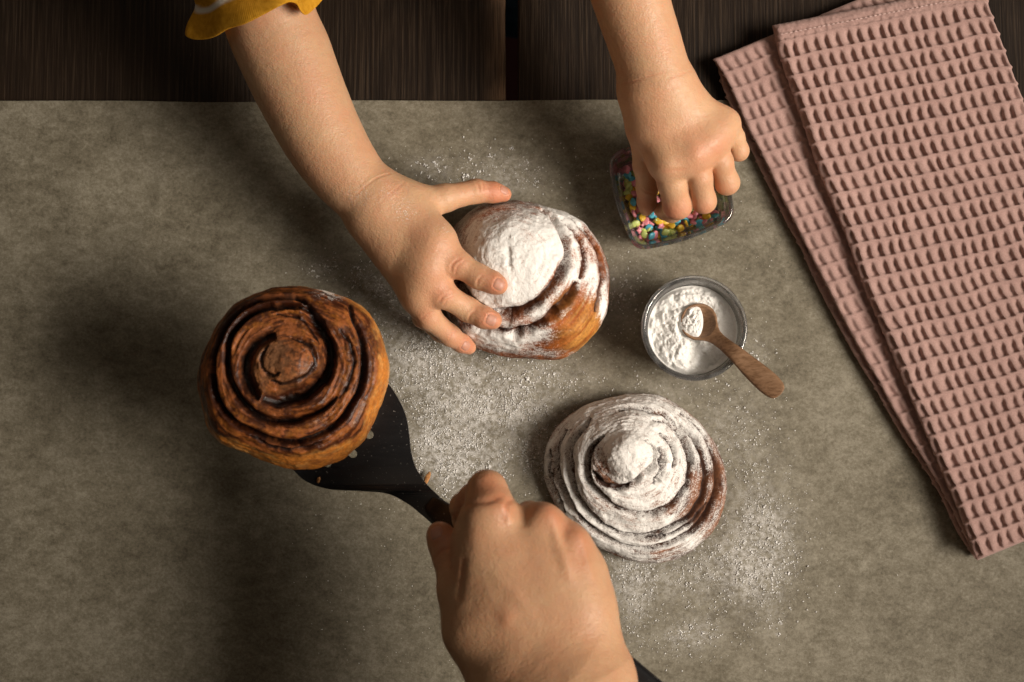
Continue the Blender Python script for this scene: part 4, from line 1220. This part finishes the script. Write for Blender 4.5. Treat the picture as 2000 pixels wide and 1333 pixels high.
for rr_, zz_ in ((.80, b0 + .0150), (.715, b0 + .0090), (.60, b0 + .0062), (.3, b0 + .0056), (.01, b0 + .0056)):
    dn.append(np.stack([bc[0] + RB * rr_ * .985 * np.cos(A), bc[1] + RB * rr_ * .985 * np.sin(A), A * 0 + zz_], -1))
gg = np.concatenate([gtop, np.array(dn)], 0)
me = fix_normals(raw_mesh('icing_sugar', gg.reshape(-1, 3), grid_faces(len(gg), NA, wrap_m=True)))
tag(obj('icing_sugar', me, M_SUGAR), 'heap of white icing sugar filling the round glass bowl', 'icing sugar')

# spoon
SO = np.array([1366., 628.]); SD = np.array([1515 - 1366, 775 - 628.]); SD /= np.linalg.norm(SD); SP = np.array([-SD[1], SD[0]])
st_s = np.array([-36.5, -35, -31, -24, -14, 0, 14, 24, 34, 44, 58, 80, 110, 145, 175, 194, 204, 208.5, 210])
st_w = np.array([0.6, 10, 19, 27.5, 34, 37, 34, 27, 19.5, 15, 13.5, 14.5, 17.5, 21, 22.5, 20.5, 16.5, 10, 0.6])
ss = np.concatenate([np.linspace(-36.5, 40, 70), np.linspace(41, 210, 90)])
cw = catmull(np.stack([st_s, st_w], 1), 10); sw = np.interp(ss, cw[:, 0], cw[:, 1])
NWt = 25
def spoon_pt(s, t, w_, topside):
    zc = 0.0300 + 0.0132 * sstep(20, 105, s) + 0.010 * sstep(90, 230, s)
    ip = SO + SD * s + SP * w_ * t
    rad = math.hypot(s, w_ * t) / 36.5
    thick = 0.0011 + 0.0010 * sstep(25, 70, s)
    edge = math.sqrt(max(0, 1 - t ** 4))
    bowl_d = 0.0062 * max(0, 1 - (rad / 0.90) ** 2.4) if rad < 0.90 else 0.0
    z = zc + (thick * edge if topside else -thick * edge) - bowl_d * (1.0 if topside else 1.05)
    return P(ip[0], ip[1], 0.033) * np.array([1, 1, 0]) + np.array([0, 0, z])
top_ = np.array([[spoon_pt(s, t, w_, True) for t in np.linspace(-1, 1, NWt)] for s, w_ in zip(ss, sw)])
bot_ = np.array([[spoon_pt(s, t, w_, False) for t in np.linspace(1, -1, NWt)[1:-1]] for s, w_ in zip(ss, sw)])
v, f = loft(np.concatenate([top_, bot_], 1))
o = obj('wooden_spoon', fix_normals(raw_mesh('wooden_spoon', v, f)), M_SPOON)
tag(o, 'small brown wooden spoon resting in the bowl of icing sugar', 'spoon')
# heap of sugar in the bowl of the spoon
NRr, NA = 40, 96
A = np.linspace(0, 2 * math.pi, NA, endpoint=False); rt = np.linspace(0, 1, NRr)
hp = []
for r in rt:
    row = []
    for a in A:
        x = -3 + 34.0 * r * math.cos(a); y = 32.5 * r * math.sin(a)
        if x > -2: x = -2 + (x + 2) * 0.45
        ip = np.array([1361., 628.]) + np.array([x, y])
        row.append(P(ip[0], ip[1], 0.030) * np.array([1, 1, 0]) + np.array([0, 0, 0.0290 + 0.0040 * (1 - r ** 2.6)]))
    hp.append(row)
hp = np.array(hp)
hp[..., 2] += (0.0022 * fbm(hp * 230 + 5, 3) + 0.0012 * fbm(hp * 700, 3)) * (1 - rt[:, None] ** 4)
low = hp[-1:].copy(); low[..., 2] = 0.0262; low2 = low.mean(1, keepdims=True) + (low - low.mean(1, keepdims=True)) * .05
me = fix_normals(raw_mesh('sugar_heap', np.concatenate([hp, low, low2], 0).reshape(-1, 3), grid_faces(NRr + 2, NA, wrap_m=True)))
tag(obj('sugar_heap', me, M_SUGAR), 'small heap of icing sugar in the bowl of the wooden spoon', 'icing sugar')

# ================================================================== WAFFLE TOWEL
towel = empty('folded_towel', P(1750, 560, 0.002))
tag(towel, 'folded dusty pink waffle weave towel lying at the right edge', 'towel')
def slab(name, left, zt, zb, width_px, slopes, cell_u, cell_v, amp, seed, hem=0.0, flip=False, du=0.00062, dv=0.0007, endround=0.006):
    L = np.array([P(x, y, zt)[:2] for x, y in left]); L = catmull(L, 14)
    Ld = np.concatenate([[0], np.cumsum(np.linalg.norm(np.diff(L, axis=0), axis=1))])
    nv = int(Ld[-1] / dv); lv = np.linspace(0, Ld[-1], nv)
    B = np.stack([np.interp(lv, Ld, L[:, k]) for k in range(2)], 1)
    tt = lv / Ld[-1]
    ang = np.interp(tt, np.linspace(0, 1, len(slopes)), np.arctan(slopes))
    ud = np.stack([np.cos(ang), np.sin(ang)], 1)
    Wd = pm(width_px, zt); T = zt - zb; r = T / 2
    per = 2 * (Wd - 2 * r) + 2 * math.pi * r
    nu = int(per / du); sarr = np.arange(nu) * per / nu
    flat = Wd - 2 * r
    cu_, cz = np.zeros(nu), np.zeros(nu)
    cell_u = per / round(per / cell_u)
    for i, s in enumerate((sarr + 1.5 * flat + math.pi * r) % per):           # starts in the middle below: top at u=r, go right, round, back below, round
        if s < flat: cu_[i], cz[i] = r + s, zt
        elif s < flat + math.pi * r:
            a = (s - flat) / r; cu_[i], cz[i] = Wd - r + r * math.sin(a), zb + r + r * math.cos(a)
        elif s < 2 * flat + math.pi * r: cu_[i], cz[i] = Wd - r - (s - flat - math.pi * r), zb
        else:
            a = (s - 2 * flat - math.pi * r) / r; cu_[i], cz[i] = r - r * math.sin(a), zb + r - r * math.cos(a)
    zm = zb + r
    e = np.minimum(lv, Ld[-1] - lv); er = np.sqrt(np.clip(1 - (1 - np.clip(e / endround, 0, 1)) ** 2, 0.0, 1))
    er = np.maximum(er, 0.06)
    Zc = zm + (cz - zm)[None] * er[:, None]
    wav = 0.0010 * fbm(np.stack([lv * 14, lv * 0 + seed, lv * 0], 1), 3)
    U = cu_[None] + wav[:, None] * (1 if not flip else -1)
    G = np.stack([B[:, 0:1] + ud[:, 0:1] * U, B[:, 1:2] + ud[:, 1:2] * U, Zc + 0.0016 * fbm(np.stack([U * 11 + seed, np.broadcast_to(lv[:, None] * 8, U.shape), U * 0], -1), 2)], -1)
    N = grid_normals(G, True)
    if N[nv // 2, int(nu * .4):int(nu * .6), 2].mean() < 0: N = -N
    # waffle cells: thin raised lines across, broad ribs along, a hollow to one side of each rib
    su = np.broadcast_to(sarr[None], U.shape); lvv = np.broadcast_to(lv[:, None], U.shape)
    jit = 0.16 * vnoise(np.stack([su / cell_u * .7 + seed, lvv / cell_v * .7, su * 0], -1))
    a_ = su / cell_u + jit + 0.06 * vnoise(np.stack([su * 90, lvv * 25, su * 0 + 7], -1)); b_ = lvv / cell_v + 0.10 * vnoise(np.stack([su * 60 + 9, lvv * 30, su * 0], -1))
    ia, ib = np.floor(a_), np.floor(b_); fa_, fb_ = a_ - ia, b_ - ib
    hh = vnoise(np.stack([ia * 3.7 + .5, ib * 5.3 + .5, ia * 0 + seed], -1))
    rowj = 0.22 * vnoise(np.stack([ib * 0.37 + seed, ib * 0 + .5, ib * 0], -1))
    a_ = a_ + rowj; ia = np.floor(a_); fa_ = a_ - ia
    # every cell is a tongue that starts at a crisp raised edge and sinks towards the next one's edge
    xs_ = a_ - 0.26 * (fb_ - 0.5) - 0.05 * np.sin(fb_ * 6.28); ix_ = np.floor(xs_); x = xs_ - ix_
    hh = vnoise(np.stack([ix_ * 3.7 + .5, ib * 5.3 + .5, ix_ * 0 + seed], -1))
    prof_u = sstep(0.22 + 0.06 * hh, 0.86, x) * sstep(1.0, 0.93, x)
    prof_v = sstep(0.02, 0.50, fb_) * sstep(1.0, 0.90, fb_)
    rib = 0.22 * np.cos((x - 0.15) * 2 * math.pi) * prof_v
    line = np.exp(-(np.minimum(fb_, 1 - fb_) / 0.075) ** 2) * 0.30
    H = -(prof_u * prof_v) * (0.9 + 0.25 * hh) + rib * 0.8 + line
    mask = sstep(hem, hem + 0.004, lvv) if hem else 1.0
    H = H * mask + (1 - mask) * 0.15 * vnoise(np.stack([su * 500, lvv * 500, su * 0], -1)) if hem else H
    fade = np.clip(er, 0.25, 1)[:, None]
    G = G + N * (amp * H * fade)[..., None]
    G[..., 2] = np.maximum(G[..., 2], 0.0026)
    f = grid_faces(nv, nu, wrap_m=True)
    v = G.reshape(-1, 3)
    me = raw_mesh(name, v, f)
    caps = []
    return obj(name, fix_normals(me), M_TOWEL, towel), B, ud
CU, CV = pm(21.8, 0.02), pm(36.2, 0.02)
slab('lower_fold', [(1398, 122), (1412, 175), (1455, 268), (1512, 385), (1560, 480), (1620, 600), (1700, 745), (1762, 850), (1832, 962), (1880, 1055), (1906, 1093)], 0.0085, 0.0026, 420, [0.42, 0.34, 0.36, 0.44, 0.44], CU, CV, 0.0017, 2.0, du=0.0008, dv=0.0008)
slab('lower_fold', [(1393, 114), (1420, 160), (1470, 268), (1528, 385), (1582, 490), (1640, 606), (1716, 745), (1776, 850), (1840, 958), (1884, 1045), (1908, 1092)], 0.0145, 0.0090, 420, [0.42, 0.34, 0.36, 0.44, 0.44], CU, CV, 0.0017, 4.0, du=0.0008, dv=0.0008)
up, BL, UD = slab('upper_fold', [(1509, 46), (1528, 115), (1563, 215), (1602, 328), (1650, 440), (1692, 560), (1742, 680), (1793, 800), (1852, 940), (1910, 1096)], 0.0245, 0.0155, 432, [0.20, 0.22, 0.25, 0.30, 0.40], CU, CV, 0.0025, 6.0, du=0.0005, hem=pm(30, .02))
# stitched line along the hem
bm = bmesh.new()
k = int(pm(26, .02) / 0.0007)
for i in range(44):
    u = 0.004 + i * 0.0031
    c = np.array([*(BL[k] + UD[k] * u), 0.0252]); d = np.array([*UD[k], 0.0])
    bmesh.ops.create_icosphere(bm, subdivisions=1, radius=1.0, matrix=Matrix.Translation(c) @ Matrix.Rotation(math.atan2(d[1], d[0]), 4, 'Z') @ Matrix.Diagonal((0.0011, 0.00035, 0.0003, 1)))
me = bpy.data.meshes.new('stitching'); bm.to_mesh(me); bm.free()
o = obj('stitching', me, m_simple('pale_thread', (0.62, 0.45, 0.41), 0.9, 0.1), towel); o['kind'] = 'stuff'
